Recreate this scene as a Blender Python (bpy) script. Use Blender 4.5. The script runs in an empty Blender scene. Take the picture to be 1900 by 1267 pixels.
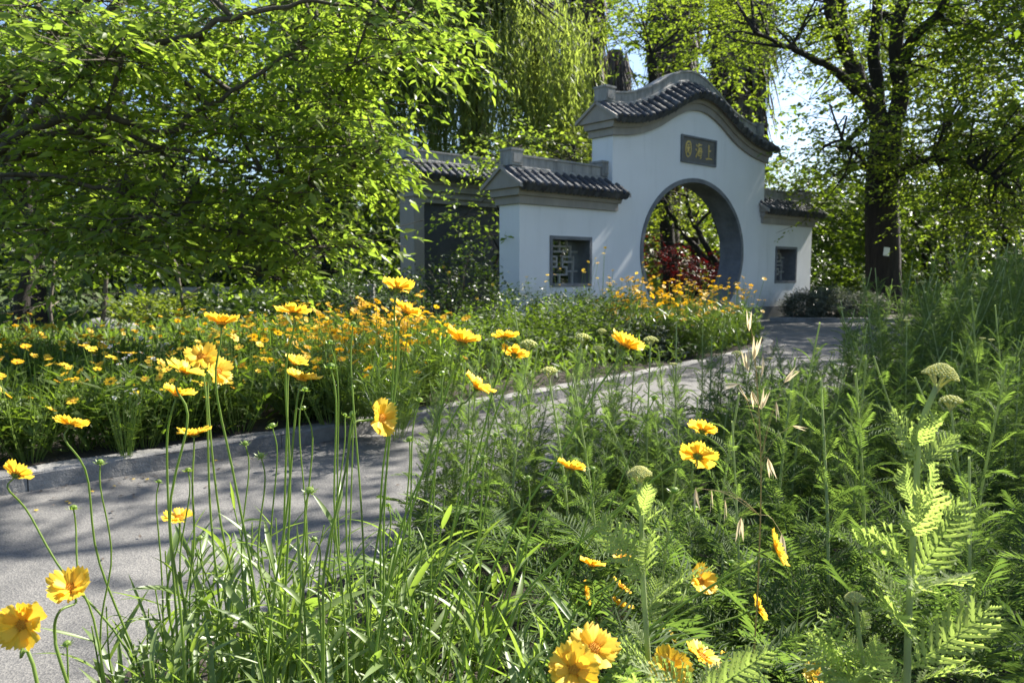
import bpy, math, random
import numpy as np
from mathutils import Vector, Matrix
RNG = np.random.default_rng(7)
random.seed(7)
sc = bpy.context.scene
col = sc.collection

# ---------------------------------------------------------------- camera, world, sun, exposure
F_PX, CX, CY, HOR, EYE = 1400.0, 950.0, 633.5, 507.0, 0.85
PITCH = math.atan((CY - HOR) / F_PX)
cam = bpy.data.cameras.new('camera')
cam.sensor_width = 36.0
cam.lens = F_PX * 36.0 / 1900.0
cam.clip_start, cam.clip_end = 0.05, 600.0
cam.dof.use_dof = True
cam.dof.focus_distance = 1.35
cam.dof.aperture_fstop = 10.0
camo = bpy.data.objects.new('camera', cam)
camo.location = (0, 0, EYE)
camo.rotation_euler = (math.pi / 2 - PITCH, 0, 0)
col.objects.link(camo)
sc.camera = camo

SUN_AZ, SUN_EL = math.radians(54), math.radians(44)
world = bpy.data.worlds.new('World')
sc.world = world
world.use_nodes = True
wn = world.node_tree
sky = wn.nodes.new('ShaderNodeTexSky')
sky.sky_type = 'NISHITA'
sky.sun_disc = False
sky.sun_elevation = SUN_EL
sky.sun_rotation = SUN_AZ
sky.air_density = 1.0
sky.dust_density = 1.2
sky.ozone_density = 3.0
wn.nodes['Background'].inputs['Strength'].default_value = 0.075
wn.links.new(sky.outputs[0], wn.nodes['Background'].inputs['Color'])

sun = bpy.data.lights.new('sun', 'SUN')
sun.energy = 5.0
sun.angle = math.radians(0.55)
sun.color = (1.0, 0.95, 0.86)
suno = bpy.data.objects.new('sun', sun)
sdir = Vector((math.sin(SUN_AZ) * math.cos(SUN_EL), math.cos(SUN_AZ) * math.cos(SUN_EL), math.sin(SUN_EL)))
suno.rotation_euler = sdir.to_track_quat('Z', 'Y').to_euler()
suno.location = (10, 5, 15)
col.objects.link(suno)

sc.view_settings.view_transform = 'Standard'
sc.view_settings.look = 'None'
sc.view_settings.gamma = 1.0
sc.view_settings.exposure = 1.7
sc.view_settings.use_curve_mapping = False
sc.render.engine = 'CYCLES'
sc.cycles.use_denoising = True
sc.cycles.max_bounces = 8
sc.cycles.diffuse_bounces = 4
sc.cycles.transmission_bounces = 6
sc.cycles.sample_clamp_indirect = 6.0

# ---------------------------------------------------------------- photo pixel -> place
def ray(x, y):
    r, u = (x - CX) / F_PX, -(y - CY) / F_PX
    return np.array([r, math.cos(PITCH) + u * math.sin(PITCH), -math.sin(PITCH) + u * math.cos(PITCH)])
def at(x, y, Y):
    d = ray(x, y)
    return np.array([0, 0, EYE]) + d * (Y / d[1])
def gr(x, y, z=0.0):
    d = ray(x, y)
    return np.array([0, 0, EYE]) + d * ((z - EYE) / d[2])

# ---------------------------------------------------------------- materials
def mat(name):
    m = bpy.data.materials.new(name)
    m.use_nodes = True
    nt = m.node_tree
    return m, nt, nt.nodes['Principled BSDF'], nt.nodes['Material Output']
def N(nt, t, **kw):
    n = nt.nodes.new(t)
    for k, v in kw.items():
        setattr(n, k, v)
    return n
def c4(c):
    return (c[0], c[1], c[2], 1.0)
def mixrgb(nt, fac, a, b, mode='MIX'):
    n = N(nt, 'ShaderNodeMix', data_type='RGBA', blend_type=mode)
    for k, v in ((0, fac), (6, a), (7, b)):
        if isinstance(v, bpy.types.NodeSocket):
            nt.links.new(v, n.inputs[k])
        elif k == 0:
            n.inputs[0].default_value = v
        else:
            n.inputs[k].default_value = c4(v)
    return n.outputs[2]
def noise(nt, scale, detail=4, rough=0.6, vec=None):
    n = N(nt, 'ShaderNodeTexNoise')
    n.inputs['Scale'].default_value = scale
    n.inputs['Detail'].default_value = detail
    n.inputs['Roughness'].default_value = rough
    if vec is not None:
        nt.links.new(vec, n.inputs['Vector'])
    return n.outputs['Fac']
def ramp(nt, s, lo, hi):
    n = N(nt, 'ShaderNodeMapRange')
    nt.links.new(s, n.inputs[0])
    n.inputs[1].default_value, n.inputs[2].default_value = lo, hi
    return n.outputs[0]
def bump(nt, bsdf, h, strength, dist):
    b = N(nt, 'ShaderNodeBump')
    b.inputs['Strength'].default_value = strength
    b.inputs['Distance'].default_value = dist
    nt.links.new(h, b.inputs['Height'])
    nt.links.new(b.outputs[0], bsdf.inputs['Normal'])
def objco(nt):
    return N(nt, 'ShaderNodeTexCoord').outputs['Object']
def geoco(nt):
    return N(nt, 'ShaderNodeNewGeometry').outputs['Position']

def leaf_mat(name, a, b, trans=0.45, tcol=None, rough=0.45, single=False, spec=0.5, patch=0.0):
    """thin leaf: reflecting front, light passing through"""
    m, nt, p, out = mat(name)
    if single:
        r = N(nt, 'ShaderNodeObjectInfo').outputs['Random']
    else:
        r = N(nt, 'ShaderNodeNewGeometry').outputs['Random Per Island']
    c = mixrgb(nt, r, a, b)
    if patch:
        n = ramp(nt, noise(nt, 1.3, 2, 0.5, geoco(nt)), 0.35, 0.65)
        c = mixrgb(nt, n, c, mixrgb(nt, 1.0, c, (1 + patch, 1 + patch * .7, 1 - patch * .3), 'MULTIPLY'))
    nt.links.new(c, p.inputs['Base Color'])
    p.inputs['Roughness'].default_value = rough
    p.inputs['Specular IOR Level'].default_value = spec
    t = N(nt, 'ShaderNodeBsdfTranslucent')
    tc = tcol or (1.7, 1.9, 0.5)
    nt.links.new(mixrgb(nt, 1.0, c, tc, 'MULTIPLY'), t.inputs[0])
    mx = N(nt, 'ShaderNodeMixShader')
    mx.inputs[0].default_value = trans
    nt.links.new(p.outputs[0], mx.inputs[1])
    nt.links.new(t.outputs[0], mx.inputs[2])
    nt.links.new(mx.outputs[0], out.inputs[0])
    return m

def rough_mat(name, a, b, scale=6, rough=0.85, bs=0.3, bd=0.01, fine=60, lo=0.35, hi=0.65, rnd=0.0):
    m, nt, p, out = mat(name)
    co = geoco(nt)
    n1 = ramp(nt, noise(nt, scale, 5, 0.65, co), lo, hi)
    c = mixrgb(nt, n1, a, b)
    n2 = noise(nt, fine, 4, 0.7, co)
    c = mixrgb(nt, ramp(nt, n2, 0.2, 0.8), mixrgb(nt, 1.0, c, (.78, .78, .78), 'MULTIPLY'), c)
    if rnd:
        r = N(nt, 'ShaderNodeObjectInfo').outputs['Random']
        c = mixrgb(nt, r, mixrgb(nt, 1.0, c, (1 - rnd,) * 3, 'MULTIPLY'), c)
    nt.links.new(c, p.inputs['Base Color'])
    p.inputs['Roughness'].default_value = rough
    bump(nt, p, n2, bs, bd)
    return m

def streak_mat(name, a, b, sx, sz, rough=0.85, bs=0.5, bd=0.02):
    m, nt, p, out = mat(name)
    mp = N(nt, 'ShaderNodeMapping')
    mp.inputs['Scale'].default_value = (sx, sx, sz)
    nt.links.new(geoco(nt), mp.inputs[0])
    n = noise(nt, 1.0, 6, 0.7, mp.outputs[0])
    nt.links.new(mixrgb(nt, ramp(nt, n, 0.3, 0.7), a, b), p.inputs['Base Color'])
    p.inputs['Roughness'].default_value = rough
    bump(nt, p, n, bs, bd)
    return m

M = {}
# plaster: white paint with faint grime and streaks
def plaster():
    m, nt, p, out = mat('white_plaster')
    mp = N(nt, 'ShaderNodeMapping'); mp.inputs['Scale'].default_value = (5, 5, .7)
    nt.links.new(geoco(nt), mp.inputs[0])
    n = noise(nt, 1.0, 6, 0.7, mp.outputs[0])
    n3 = noise(nt, 1.1, 3, .5, geoco(nt))
    c = mixrgb(nt, ramp(nt, n, 0.5, 0.9), (.68, .69, .715), (.59, .60, .62))
    c = mixrgb(nt, ramp(nt, n3, 0.4, 0.7), c, mixrgb(nt, 1.0, c, (.93, .93, .92), 'MULTIPLY'))
    sep = N(nt, 'ShaderNodeSeparateXYZ'); nt.links.new(geoco(nt), sep.inputs[0])
    low = ramp(nt, sep.outputs['Z'], .75, .22)
    mul = N(nt, 'ShaderNodeMath', operation='MULTIPLY'); nt.links.new(low, mul.inputs[0]); nt.links.new(ramp(nt, noise(nt, 3.5, 6, .75, geoco(nt)), .38, .62), mul.inputs[1])
    c = mixrgb(nt, mul.outputs[0], c, (.40, .395, .36))
    n6 = ramp(nt, n, .62, .74)
    c = mixrgb(nt, n6, c, mixrgb(nt, 1.0, c, (.86, .86, .85), 'MULTIPLY'))
    nt.links.new(c, p.inputs['Base Color'])
    p.inputs['Roughness'].default_value = .8
    bump(nt, p, noise(nt, 40, 4, .6, geoco(nt)), .12, .004)
    return m
M['plaster'] = plaster()
M['cornice'] = streak_mat('cornice_render', (.30, .275, .245), (.22, .205, .19), 5, 1.2, .85, .2, .005)
M['ridge'] = streak_mat('ridge_cement', (.36, .35, .33), (.14, .14, .14), 9, 2.2, .9, .3, .008)
M['tile'] = rough_mat('dark_roof_tile', (.045, .05, .062), (.13, .135, .14), 9, .72, .4, .006, 45, .4, .72, rnd=.55)
M['reveal'] = rough_mat('slate_reveal', (.10, .108, .125), (.17, .18, .20), 4, .6, .15, .004, 30)
M['plinth'] = rough_mat('grey_plinth', (.26, .26, .26), (.18, .18, .18), 3, .85, .3, .006, 30)
M['lattice'] = rough_mat('grey_lattice', (.40, .39, .37), (.28, .28, .27), 20, .8, .2, .003, 60)
M['plaque'] = rough_mat('plaque_stone', (.10, .096, .092), (.135, .13, .125), 8, .6, .2, .003, 50)
M['screen_panel'] = rough_mat('dark_slate_panel', (.045, .05, .06), (.075, .08, .09), 2.5, .5, .15, .004, 20)
m, nt, p, out = mat('gold_lettering')
p.inputs['Base Color'].default_value = (.62, .46, .14, 1); p.inputs['Metallic'].default_value = .35; p.inputs['Roughness'].default_value = .35
M['gold'] = m
# asphalt
def asphalt():
    m, nt, p, out = mat('worn_asphalt')
    co = geoco(nt)
    v = N(nt, 'ShaderNodeTexVoronoi'); v.inputs['Scale'].default_value = 210
    nt.links.new(co, v.inputs['Vector'])
    n1 = ramp(nt, noise(nt, 1.2, 5, .6, co), .35, .7)
    n2 = ramp(nt, noise(nt, 300, 3, .7, co), .3, .75)
    base = mixrgb(nt, n1, (.132, .129, .126), (.185, .18, .174))
    agg = mixrgb(nt, 1.0, base, mixrgb(nt, v.outputs['Color'], (.62, .62, .63), (1.4, 1.37, 1.3)), 'MULTIPLY')
    c = mixrgb(nt, n2, mixrgb(nt, 1.0, agg, (.7, .7, .7), 'MULTIPLY'), agg)
    n4 = ramp(nt, noise(nt, 5, 6, .75, co), .62, .72)
    c = mixrgb(nt, n4, c, mixrgb(nt, 1.0, c, (.72, .71, .7), 'MULTIPLY'))
    n5 = ramp(nt, noise(nt, .7, 6, .8, co), .58, .70)
    c = mixrgb(nt, n5, c, mixrgb(nt, 1.0, c, (.80, .79, .78), 'MULTIPLY'))
    nt.links.new(c, p.inputs['Base Color'])
    p.inputs['Roughness'].default_value = .9
    bump(nt, p, v.outputs['Distance'], .5, .003)
    return m
M['asphalt'] = asphalt()
M['kerb'] = rough_mat('kerb_concrete', (.29, .28, .265), (.19, .185, .175), 7, .9, .7, .012, 38, rnd=.25)
M['soil'] = rough_mat('dark_mulch_soil', (.030, .022, .015), (.055, .042, .028), 9, .95, .9, .03, 40)
M['lawn'] = rough_mat('lawn_ground', (.045, .075, .015), (.07, .11, .02), 1.2, .9, .8, .03, 60)
M['stone'] = rough_mat('grey_stone', (.27, .26, .24), (.16, .155, .145), 5, .9, .6, .01, 30)
M['bark'] = streak_mat('grey_brown_bark', (.11, .09, .068), (.05, .041, .032), 28, 4, .9, .8, .03)
M['bark_dark'] = streak_mat('dark_furrowed_bark', (.042, .033, .027), (.012, .010, .009), 14, 2.0, .95, 1.0, .06)
M['bark_pale'] = streak_mat('pale_thin_bark', (.15, .125, .095), (.07, .058, .045), 30, 5, .9, .5, .02)
M['palm_skirt'] = streak_mat('dry_palm_fronds', (.16, .125, .10), (.05, .04, .034), 14, .6, .9, .8, .05)
M['dead_frond'] = leaf_mat('dead_frond_strips', (.15, .12, .095), (.05, .042, .035), .2, (1.2, 1.0, .8), .7)
# foliage
M['maple_leaf'] = leaf_mat('maple_leaf', (.10, .15, .030), (.165, .215, .050), .62, (1.75, 1.9, .95), .36, patch=.35)
M['willow_leaf'] = leaf_mat('willow_leaf', (.15, .19, .06), (.22, .255, .095), .64, (1.7, 1.8, .75), .5)
M['locust_leaf'] = leaf_mat('locust_leaf', (.085, .125, .026), (.145, .19, .044), .58, (1.75, 1.85, .65), .65, patch=.3, spec=.3)
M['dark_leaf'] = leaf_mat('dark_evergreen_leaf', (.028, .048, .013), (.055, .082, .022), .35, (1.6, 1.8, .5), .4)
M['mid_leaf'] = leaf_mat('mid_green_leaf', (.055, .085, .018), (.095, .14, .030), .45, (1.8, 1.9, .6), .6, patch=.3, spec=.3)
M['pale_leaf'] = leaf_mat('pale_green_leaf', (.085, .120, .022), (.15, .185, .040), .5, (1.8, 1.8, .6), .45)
M['red_leaf'] = leaf_mat('red_maple_leaf', (.060, .007, .009), (.11, .012, .012), .35, (2.0, .7, .7), .4)
M['shrub_leaf'] = leaf_mat('shrub_leaf', (.045, .070, .020), (.085, .118, .032), .4, (1.7, 1.9, .5), .6, spec=.3)
M['bed_leaf'] = leaf_mat('bed_leaf', (.070, .115, .026), (.125, .175, .042), .5, (1.75, 1.85, .6), .5, spec=.3)
M['silver_leaf'] = leaf_mat('silver_green_leaf', (.10, .115, .085), (.16, .175, .135), .25, (1.2, 1.3, .8), .7)
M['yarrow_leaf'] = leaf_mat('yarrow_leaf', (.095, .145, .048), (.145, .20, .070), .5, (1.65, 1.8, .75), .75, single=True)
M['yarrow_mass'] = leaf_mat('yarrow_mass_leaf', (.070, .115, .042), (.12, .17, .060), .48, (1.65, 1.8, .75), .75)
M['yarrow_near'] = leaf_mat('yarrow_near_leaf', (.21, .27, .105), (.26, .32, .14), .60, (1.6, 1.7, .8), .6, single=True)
M['core_leaf'] = leaf_mat('coreopsis_leaf', (.13, .195, .060), (.20, .265, .085), .48, (1.6, 1.7, .6), .42, single=True, spec=.7)
M['core_leaf_mass'] = leaf_mat('coreopsis_leaf_mass', (.095, .15, .038), (.15, .21, .052), .46, (1.7, 1.8, .5), .33, spec=.7)
M['grass'] = leaf_mat('grass_blade', (.06, .10, .018), (.11, .16, .03), .4, (1.7, 1.8, .5), .4)
M['petal'] = leaf_mat('yellow_petal', (.86, .55, .035), (.90, .64, .07), .42, (1.1, 1.1, 1.1), .5, single=True, spec=.3)
M['petal_orange'] = leaf_mat('orange_petal', (.80, .44, .014), (.86, .56, .035), .42, (1.1, 1.05, .8), .5, single=True, spec=.3)
M['white_petal'] = leaf_mat('white_petal', (.75, .75, .75), (.82, .82, .80), .35, (1, 1, 1), .5, single=True)
M['disc'] = rough_mat('flower_disc', (.55, .22, .01), (.70, .36, .015), 300, .8, .5, .002, 900)
M['stem'] = leaf_mat('green_stem', (.17, .25, .050), (.22, .30, .070), .42, (1.5, 1.6, .6), .45, single=True)
M['yarrow_stem'] = leaf_mat('downy_stem', (.30, .35, .16), (.35, .40, .20), .40, (1.3, 1.4, .8), .75, single=True)
M['yarrow_bud'] = leaf_mat('yarrow_bud', (.48, .50, .22), (.66, .64, .24), .35, (1.2, 1.2, .7), .8)
M['oat'] = leaf_mat('dry_oat_husk', (.50, .42, .30), (.62, .55, .42), .5, (1.2, 1.15, .95), .6)
M['oat_stem'] = leaf_mat('dry_oat_stem', (.34, .27, .11), (.40, .33, .14), .25, (1.2, 1.15, .8), .6)
m, nt, p, out = mat('white_card'); p.inputs['Base Color'].default_value = (.75, .75, .74, 1); M['card'] = m

# ---------------------------------------------------------------- mesh helpers
def mesh_np(name, V, F, mats, smooth=False, mi=None):
    V = np.asarray(V, dtype=np.float32); F = np.asarray(F, dtype=np.int32)
    me = bpy.data.meshes.new(name)
    n, k = F.shape
    me.vertices.add(len(V)); me.vertices.foreach_set('co', V.ravel())
    me.loops.add(n * k); me.loops.foreach_set('vertex_index', F.ravel())
    me.polygons.add(n)
    me.polygons.foreach_set('loop_start', np.arange(0, n * k, k, dtype=np.int32))
    if smooth:
        me.polygons.foreach_set('use_smooth', np.ones(n, dtype=bool))
    if not isinstance(mats, (list, tuple)):
        mats = [mats]
    for q in mats:
        me.materials.append(q)
    if mi is not None:
        me.polygons.foreach_set('material_index', np.asarray(mi, dtype=np.int32))
    me.update(calc_edges=True)
    return me
def ob(name, data, parent=None, loc=None, rot=None, scale=None):
    o = bpy.data.objects.new(name, data)
    col.objects.link(o)
    if parent is not None:
        o.parent = parent
    if loc is not None:
        o.location = [float(v) for v in loc]
    if rot is not None:
        o.rotation_euler = rot
    if scale is not None:
        o.scale = (scale,) * 3 if np.isscalar(scale) else scale
    return o
def tag(o, label=None, cat=None, group=None, kind=None):
    for k, v in (('label', label), ('category', cat), ('group', group), ('kind', kind)):
        if v:
            o[k] = v
    return o
def empty(name, loc=(0, 0, 0), rz=0):
    o = ob(name, None, None, loc, (0, 0, rz))
    o.empty_display_size = .1
    return o
def copy_tree(o, parent=None):
    c = o.copy(); col.objects.link(c)
    if parent is not None:
        c.parent = parent
    for ch in o.children:
        if ch.name in bpy.data.objects:
            copy_tree(ch, c)
    return c

class MB:
    """small mesh builder, mixed polygons"""
    def __init__(s):
        s.v, s.f, s.m = [], [], []
    def add(s, V, F, mi=0):
        b = len(s.v)
        s.v += [tuple(map(float, q)) for q in V]
        s.f += [tuple(int(i) + b for i in q) for q in F]
        s.m += [mi] * len(F)
        return s
    def box(s, lo, hi, mi=0):
        x0, y0, z0 = lo; x1, y1, z1 = hi
        V = [(x0, y0, z0), (x1, y0, z0), (x1, y1, z0), (x0, y1, z0), (x0, y0, z1), (x1, y0, z1), (x1, y1, z1), (x0, y1, z1)]
        return s.add(V, [(0, 3, 2, 1), (4, 5, 6, 7), (0, 1, 5, 4), (1, 2, 6, 5), (2, 3, 7, 6), (3, 0, 4, 7)], mi)
    def prism(s, poly, d, mi=0):
        """poly: list of 3d points, d: extrusion vector"""
        n = len(poly); P = [np.array(q, float) for q in poly]; Q = [q + np.array(d, float) for q in P]
        F = [tuple(range(n))[::-1], tuple(range(n, 2 * n))] + [(i, (i + 1) % n, n + (i + 1) % n, n + i) for i in range(n)]
        return s.add(P + Q, F, mi)
    def mesh(s, name, mats, smooth=False):
        me = bpy.data.meshes.new(name)
        me.from_pydata(s.v, [], s.f)
        for q in (mats if isinstance(mats, (list, tuple)) else [mats]):
            me.materials.append(q)
        me.polygons.foreach_set('material_index', s.m)
        if smooth:
            me.polygons.foreach_set('use_smooth', [True] * len(s.f))
        me.update(calc_edges=True)
        return me

def tube(pts, radii, sides=6, cap=True):
    P = np.asarray(pts, float); n = len(P)
    R = np.broadcast_to(np.asarray(radii, float), (n,))
    T = np.gradient(P, axis=0); T /= np.linalg.norm(T, axis=1, keepdims=True) + 1e-9
    a = np.array([0, 0, 1.0]) if abs(T[0][2]) < .9 else np.array([1.0, 0, 0])
    V = []
    for i in range(n):
        x = np.cross(T[i], a); x /= np.linalg.norm(x) + 1e-9
        y = np.cross(T[i], x)
        a = np.cross(x, T[i])
        for k in range(sides):
            t = 2 * math.pi * k / sides
            V.append(P[i] + R[i] * (math.cos(t) * x + math.sin(t) * y))
    F = []
    for i in range(n - 1):
        for k in range(sides):
            k2 = (k + 1) % sides
            F.append((i * sides + k, i * sides + k2, (i + 1) * sides + k2, (i + 1) * sides + k))
    return np.array(V), np.array(F)
def join(parts):
    V, F, b = [], [], 0
    for v, f in parts:
        V.append(v); F.append(np.asarray(f) + b); b += len(v)
    return np.concatenate(V), np.concatenate(F)
def spline(pts, n=10):
    P = np.asarray(pts, float)
    if len(P) < 3:
        return P[0] + (P[-1] - P[0]) * np.linspace(0, 1, n)[:, None]
    Q = np.vstack([2 * P[0] - P[1], P, 2 * P[-1] - P[-2]])
    out = []; m = len(P) - 1
    for t in np.linspace(0, m - 1e-6, n):
        i = int(t); u = t - i
        a, b, c, d = Q[i:i + 4]
        out.append(.5 * (2 * b + (c - a) * u + (2 * a - 5 * b + 4 * c - d) * u * u + (3 * b - a - 3 * c + d) * u ** 3))
    return np.array(out)
def unit(v):
    v = np.asarray(v, float)
    return v / (np.linalg.norm(v, axis=-1, keepdims=True) + 1e-9)
def frames(d, nrm):
    """rows of leaf axes: y = d, z ~ nrm"""
    y = unit(d); x = unit(np.cross(y, nrm)); z = np.cross(x, y)
    return np.stack([x, y, z], axis=1)      # local -> world via einsum
def scatter(TV, TF, pos, fr, sx, sy):
    TV = np.asarray(TV, float); n = len(pos); k = len(TV)
    L = TV[None] * np.stack([sx, sy, sx], axis=1)[:, None, :]
    V = np.einsum('nkc,ncw->nkw', L, fr) + pos[:, None, :]
    F = np.asarray(TF)[None] + (np.arange(n) * k)[:, None, None]
    return V.reshape(-1, 3), F.reshape(-1, np.asarray(TF).shape[1])
LEAF_V = [(0, 0, 0), (-.5, .42, .10), (0, 1, -.06), (.5, .42, .10)]
LEAF_F = [(0, 3, 2), (0, 2, 1)]
LEAF6_V = [(0, 0, 0), (-.40, .27, .08), (-.27, .60, .04), (0, 1, -.12), (.27, .60, .04), (.40, .27, .08), (0, .45, 0)]
LEAF6_F = [(0, 6, 1), (1, 6, 2), (2, 6, 3), (3, 6, 4), (4, 6, 5), (5, 6, 0)]
# ---------------------------------------------------------------- moon gate
AZ = math.radians(48.7)
WD = np.array([math.sin(AZ), math.cos(AZ), 0]); WN = np.array([math.cos(AZ), -math.sin(AZ), 0])
G0 = gr(1287, 603); G0[2] = 0
T = 0.40
gate = empty('moon_gate', G0, math.pi / 2 - AZ)
# local frame of the gate: x along the wall, y = depth behind the front face (front towards -y), z up
tag(gate, 'white plastered garden gate with round moon opening and curved dark tiled roof', 'gate')
RX, RZ, ZC = 1.40, 1.18, 1.185
PL = 0.24
CURVE = [(-2.06, 2.82), (-1.62, 2.875), (-1.30, 2.96), (-.98, 3.085), (-.655, 3.255), (-.305, 3.395), (0, 3.44), (.305, 3.395), (.655, 3.255), (.98, 3.085), (1.30, 2.96), (1.62, 2.875), (2.06, 2.81)]
CU = np.array([q[0] for q in CURVE]); CZ = np.array([q[1] for q in CURVE])
CS = spline(np.array(CURVE), 60)
def top_c(u):
    return float(np.interp(u, CS[:, 0], CS[:, 1]))
WT = 1.745; UE = 3.86; UC = 2.06
WIN = [(-3.30, -2.50, .675, 1.345), (2.52, 3.28, .675, 1.335)]

def gate_wall():
    b = MB()
    def strip(u0, u1, z00, z01, z10, z11):
        # column slab between u0,u1: bottom z00(u0) z01(u1), top z10 z11 ; front and back faces
        b.add([(u0, 0, z00), (u1, 0, z01), (u1, 0, z11), (u0, 0, z10)], [(0, 1, 2, 3)])
        b.add([(u0, T, z00), (u1, T, z01), (u1, T, z11), (u0, T, z10)], [(3, 2, 1, 0)])
        b.add([(u0, 0, z10), (u1, 0, z11), (u1, T, z11), (u0, T, z10)], [(0, 1, 2, 3)])
    us = sorted(set([-UC, UC] + [round(-RX * math.cos(math.pi * i / 48), 5) for i in range(49)] + [-1.75, 1.75, -1.55, 1.55]))
    for a, c in zip(us[:-1], us[1:]):
        if a >= RX - 1e-4 or c <= -RX + 1e-4:
            strip(a, c, PL, PL, top_c(a), top_c(c))
        else:
            h0 = RZ * math.sqrt(max(0, 1 - (a / RX) ** 2)); h1 = RZ * math.sqrt(max(0, 1 - (c / RX) ** 2))
            strip(a, c, ZC + h0, ZC + h1, top_c(a), top_c(c))
            l0, l1 = max(PL, ZC - h0), max(PL, ZC - h1)
            if l0 > PL or l1 > PL:
                strip(a, c, PL, PL, l0, l1)
    for sgn, (w0, w1, z0, z1) in zip((-1, 1), WIN):
        e0, e1 = (-UE, -UC) if sgn < 0 else (UC, UE)
        for a, c, lo, hi in ((e0, w0, PL, WT), (w1, e1, PL, WT), (w0, w1, PL, z0), (w0, w1, z1, WT)):
            strip(a, c, lo, lo, hi, hi)
        x = e0 if sgn < 0 else e1
        b.add([(x, 0, PL), (x, T, PL), (x, T, WT), (x, 0, WT)], [(0, 1, 2, 3) if sgn > 0 else (3, 2, 1, 0)])
    for x, s in ((-UC, -1), (UC, 1)):
        b.add([(x, 0, WT), (x, T, WT), (x, T, top_c(x)), (x, 0, top_c(x))], [(0, 1, 2, 3) if s > 0 else (3, 2, 1, 0)])
    ob('wall', b.mesh('wall', M['plaster']), gate)
gate_wall()
# plinth pieces, slightly proud, either side of the opening
def gate_plinth():
    hw = RX * math.sqrt(1 - ((ZC - PL) / RZ) ** 2)
    for a, c in ((-UE - .025, -hw), (hw, UE + .025)):
        b = MB(); b.box((a, -.025, -.05), (c, T + .025, PL + .003))
        ob('plinth', b.mesh('plinth', M['plinth']), gate)
    b = MB(); b.box((-hw + .002, -.03, -.05), (hw - .002, T + .03, .018))
    ob('threshold', b.mesh('threshold', M['stone']), gate)
gate_plinth()
def ring():
    b = MB(); n = 72; o, i = .0, .055
    for k in range(n):
        t0, t1 = 2 * math.pi * k / n, 2 * math.pi * (k + 1) / n
        q = []
        for t in (t0, t1):
            cs, sn = math.cos(t), math.sin(t)
            q.append([((RX + .012) * cs, ZC + (RZ + .012) * sn), ((RX - i) * cs, ZC + (RZ - i) * sn)])
        (a, c), (d, e) = q
        y0, y1 = -.018, T + .018
        V = [(a[0], y0, a[1]), (c[0], y0, c[1]), (e[0], y0, e[1]), (d[0], y0, d[1]), (a[0], y1, a[1]), (c[0], y1, c[1]), (e[0], y1, e[1]), (d[0], y1, d[1])]
        b.add(V, [(0, 1, 2, 3), (7, 6, 5, 4), (1, 5, 6, 2), (0, 3, 7, 4)])
    ob('opening_rim', b.mesh('opening_rim', M['reveal']), gate)
ring()

# eaves, roof and ridge swept along the wall tops
def sweep(us, zf, prof, caps=True):
    """prof: closed list (y, dz) ; swept along u with z = zf(u) + dz"""
    b = MB(); n = len(prof)
    for u in us:
        for y, dz in prof:
            b.v.append((u, y, zf(u) + dz))
    for i in range(len(us) - 1):
        for k in range(n):
            k2 = (k + 1) % n
            b.f.append((i * n + k, i * n + k2, (i + 1) * n + k2, (i + 1) * n + k)); b.m.append(0)
    if caps:
        b.f.append(tuple(range(n))[::-1]); b.f.append(tuple((len(us) - 1) * n + k for k in range(n))); b.m += [0, 0]
    return b
def sym(pts):
    """front half profile (y<=T/2) mirrored to the back"""
    return pts + [(T - y, z) for y, z in pts[::-1]]
tile_roll = None
def roll_mesh():
    """one barrel tile row running down the slope: local y from 0 (ridge) to 1 (eave), stepped courses and round end"""
    b = MB(); r = .053; n = 7; L = 1.0
    for c in range(3):
        y0, y1 = c * L / 3, (c + 1) * L / 3 + .02
        rr0, rr1 = r * .93, r * 1.06
        V = []
        for y, q in ((y0, rr0), (y1, rr1)):
            for k in range(n):
                t = math.pi * k / (n - 1)
                V.append((q * math.cos(t), y, q * math.sin(t)))
        b.add(V, [(k, k + 1, n + k + 1, n + k) for k in range(n - 1)])
        b.add([V[n + k] for k in range(n)], [tuple(range(n))])
    # drip end hanging at the eave
    V = [(.060 * math.cos(t), L + .022, .060 * math.sin(t) - .016) for t in np.linspace(0, 2 * math.pi, 10, endpoint=False)]
    W = [(x, y + .02, z) for x, y, z in V]
    b.add(V + W, [tuple(range(10)), tuple(range(10, 20))[::-1]] + [(k, (k + 1) % 10, 10 + (k + 1) % 10, 10 + k) for k in range(10)])
    return b.mesh('roof_tile', M['tile'])
def pan_mesh():
    b = MB(); L = 1.0
    V = [(-.05, 0, .012), (0, 0, -.008), (.05, 0, .012), (-.05, L + .03, .012), (0, L + .03, -.008), (.05, L + .03, .012)]
    b.add(V, [(0, 1, 4, 3), (1, 2, 5, 4)])
    b.add([(-.052, L + .03, .016), (.052, L + .03, .016), (.045, L + .035, -.035), (0, L + .035, -.075), (-.045, L + .035, -.035)], [(0, 1, 2, 3, 4)])
    b.add([(-.052, L + .045, .016), (.052, L + .045, .016), (.045, L + .05, -.035), (0, L + .05, -.075), (-.045, L + .05, -.035)], [(4, 3, 2, 1, 0)])
    return b.mesh('pan_tile', M['tile'])
ROLL, PAN = roll_mesh(), pan_mesh()
EAVE_Y, EAVE_Z, RB_Z = -.185, .225, .455
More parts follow.
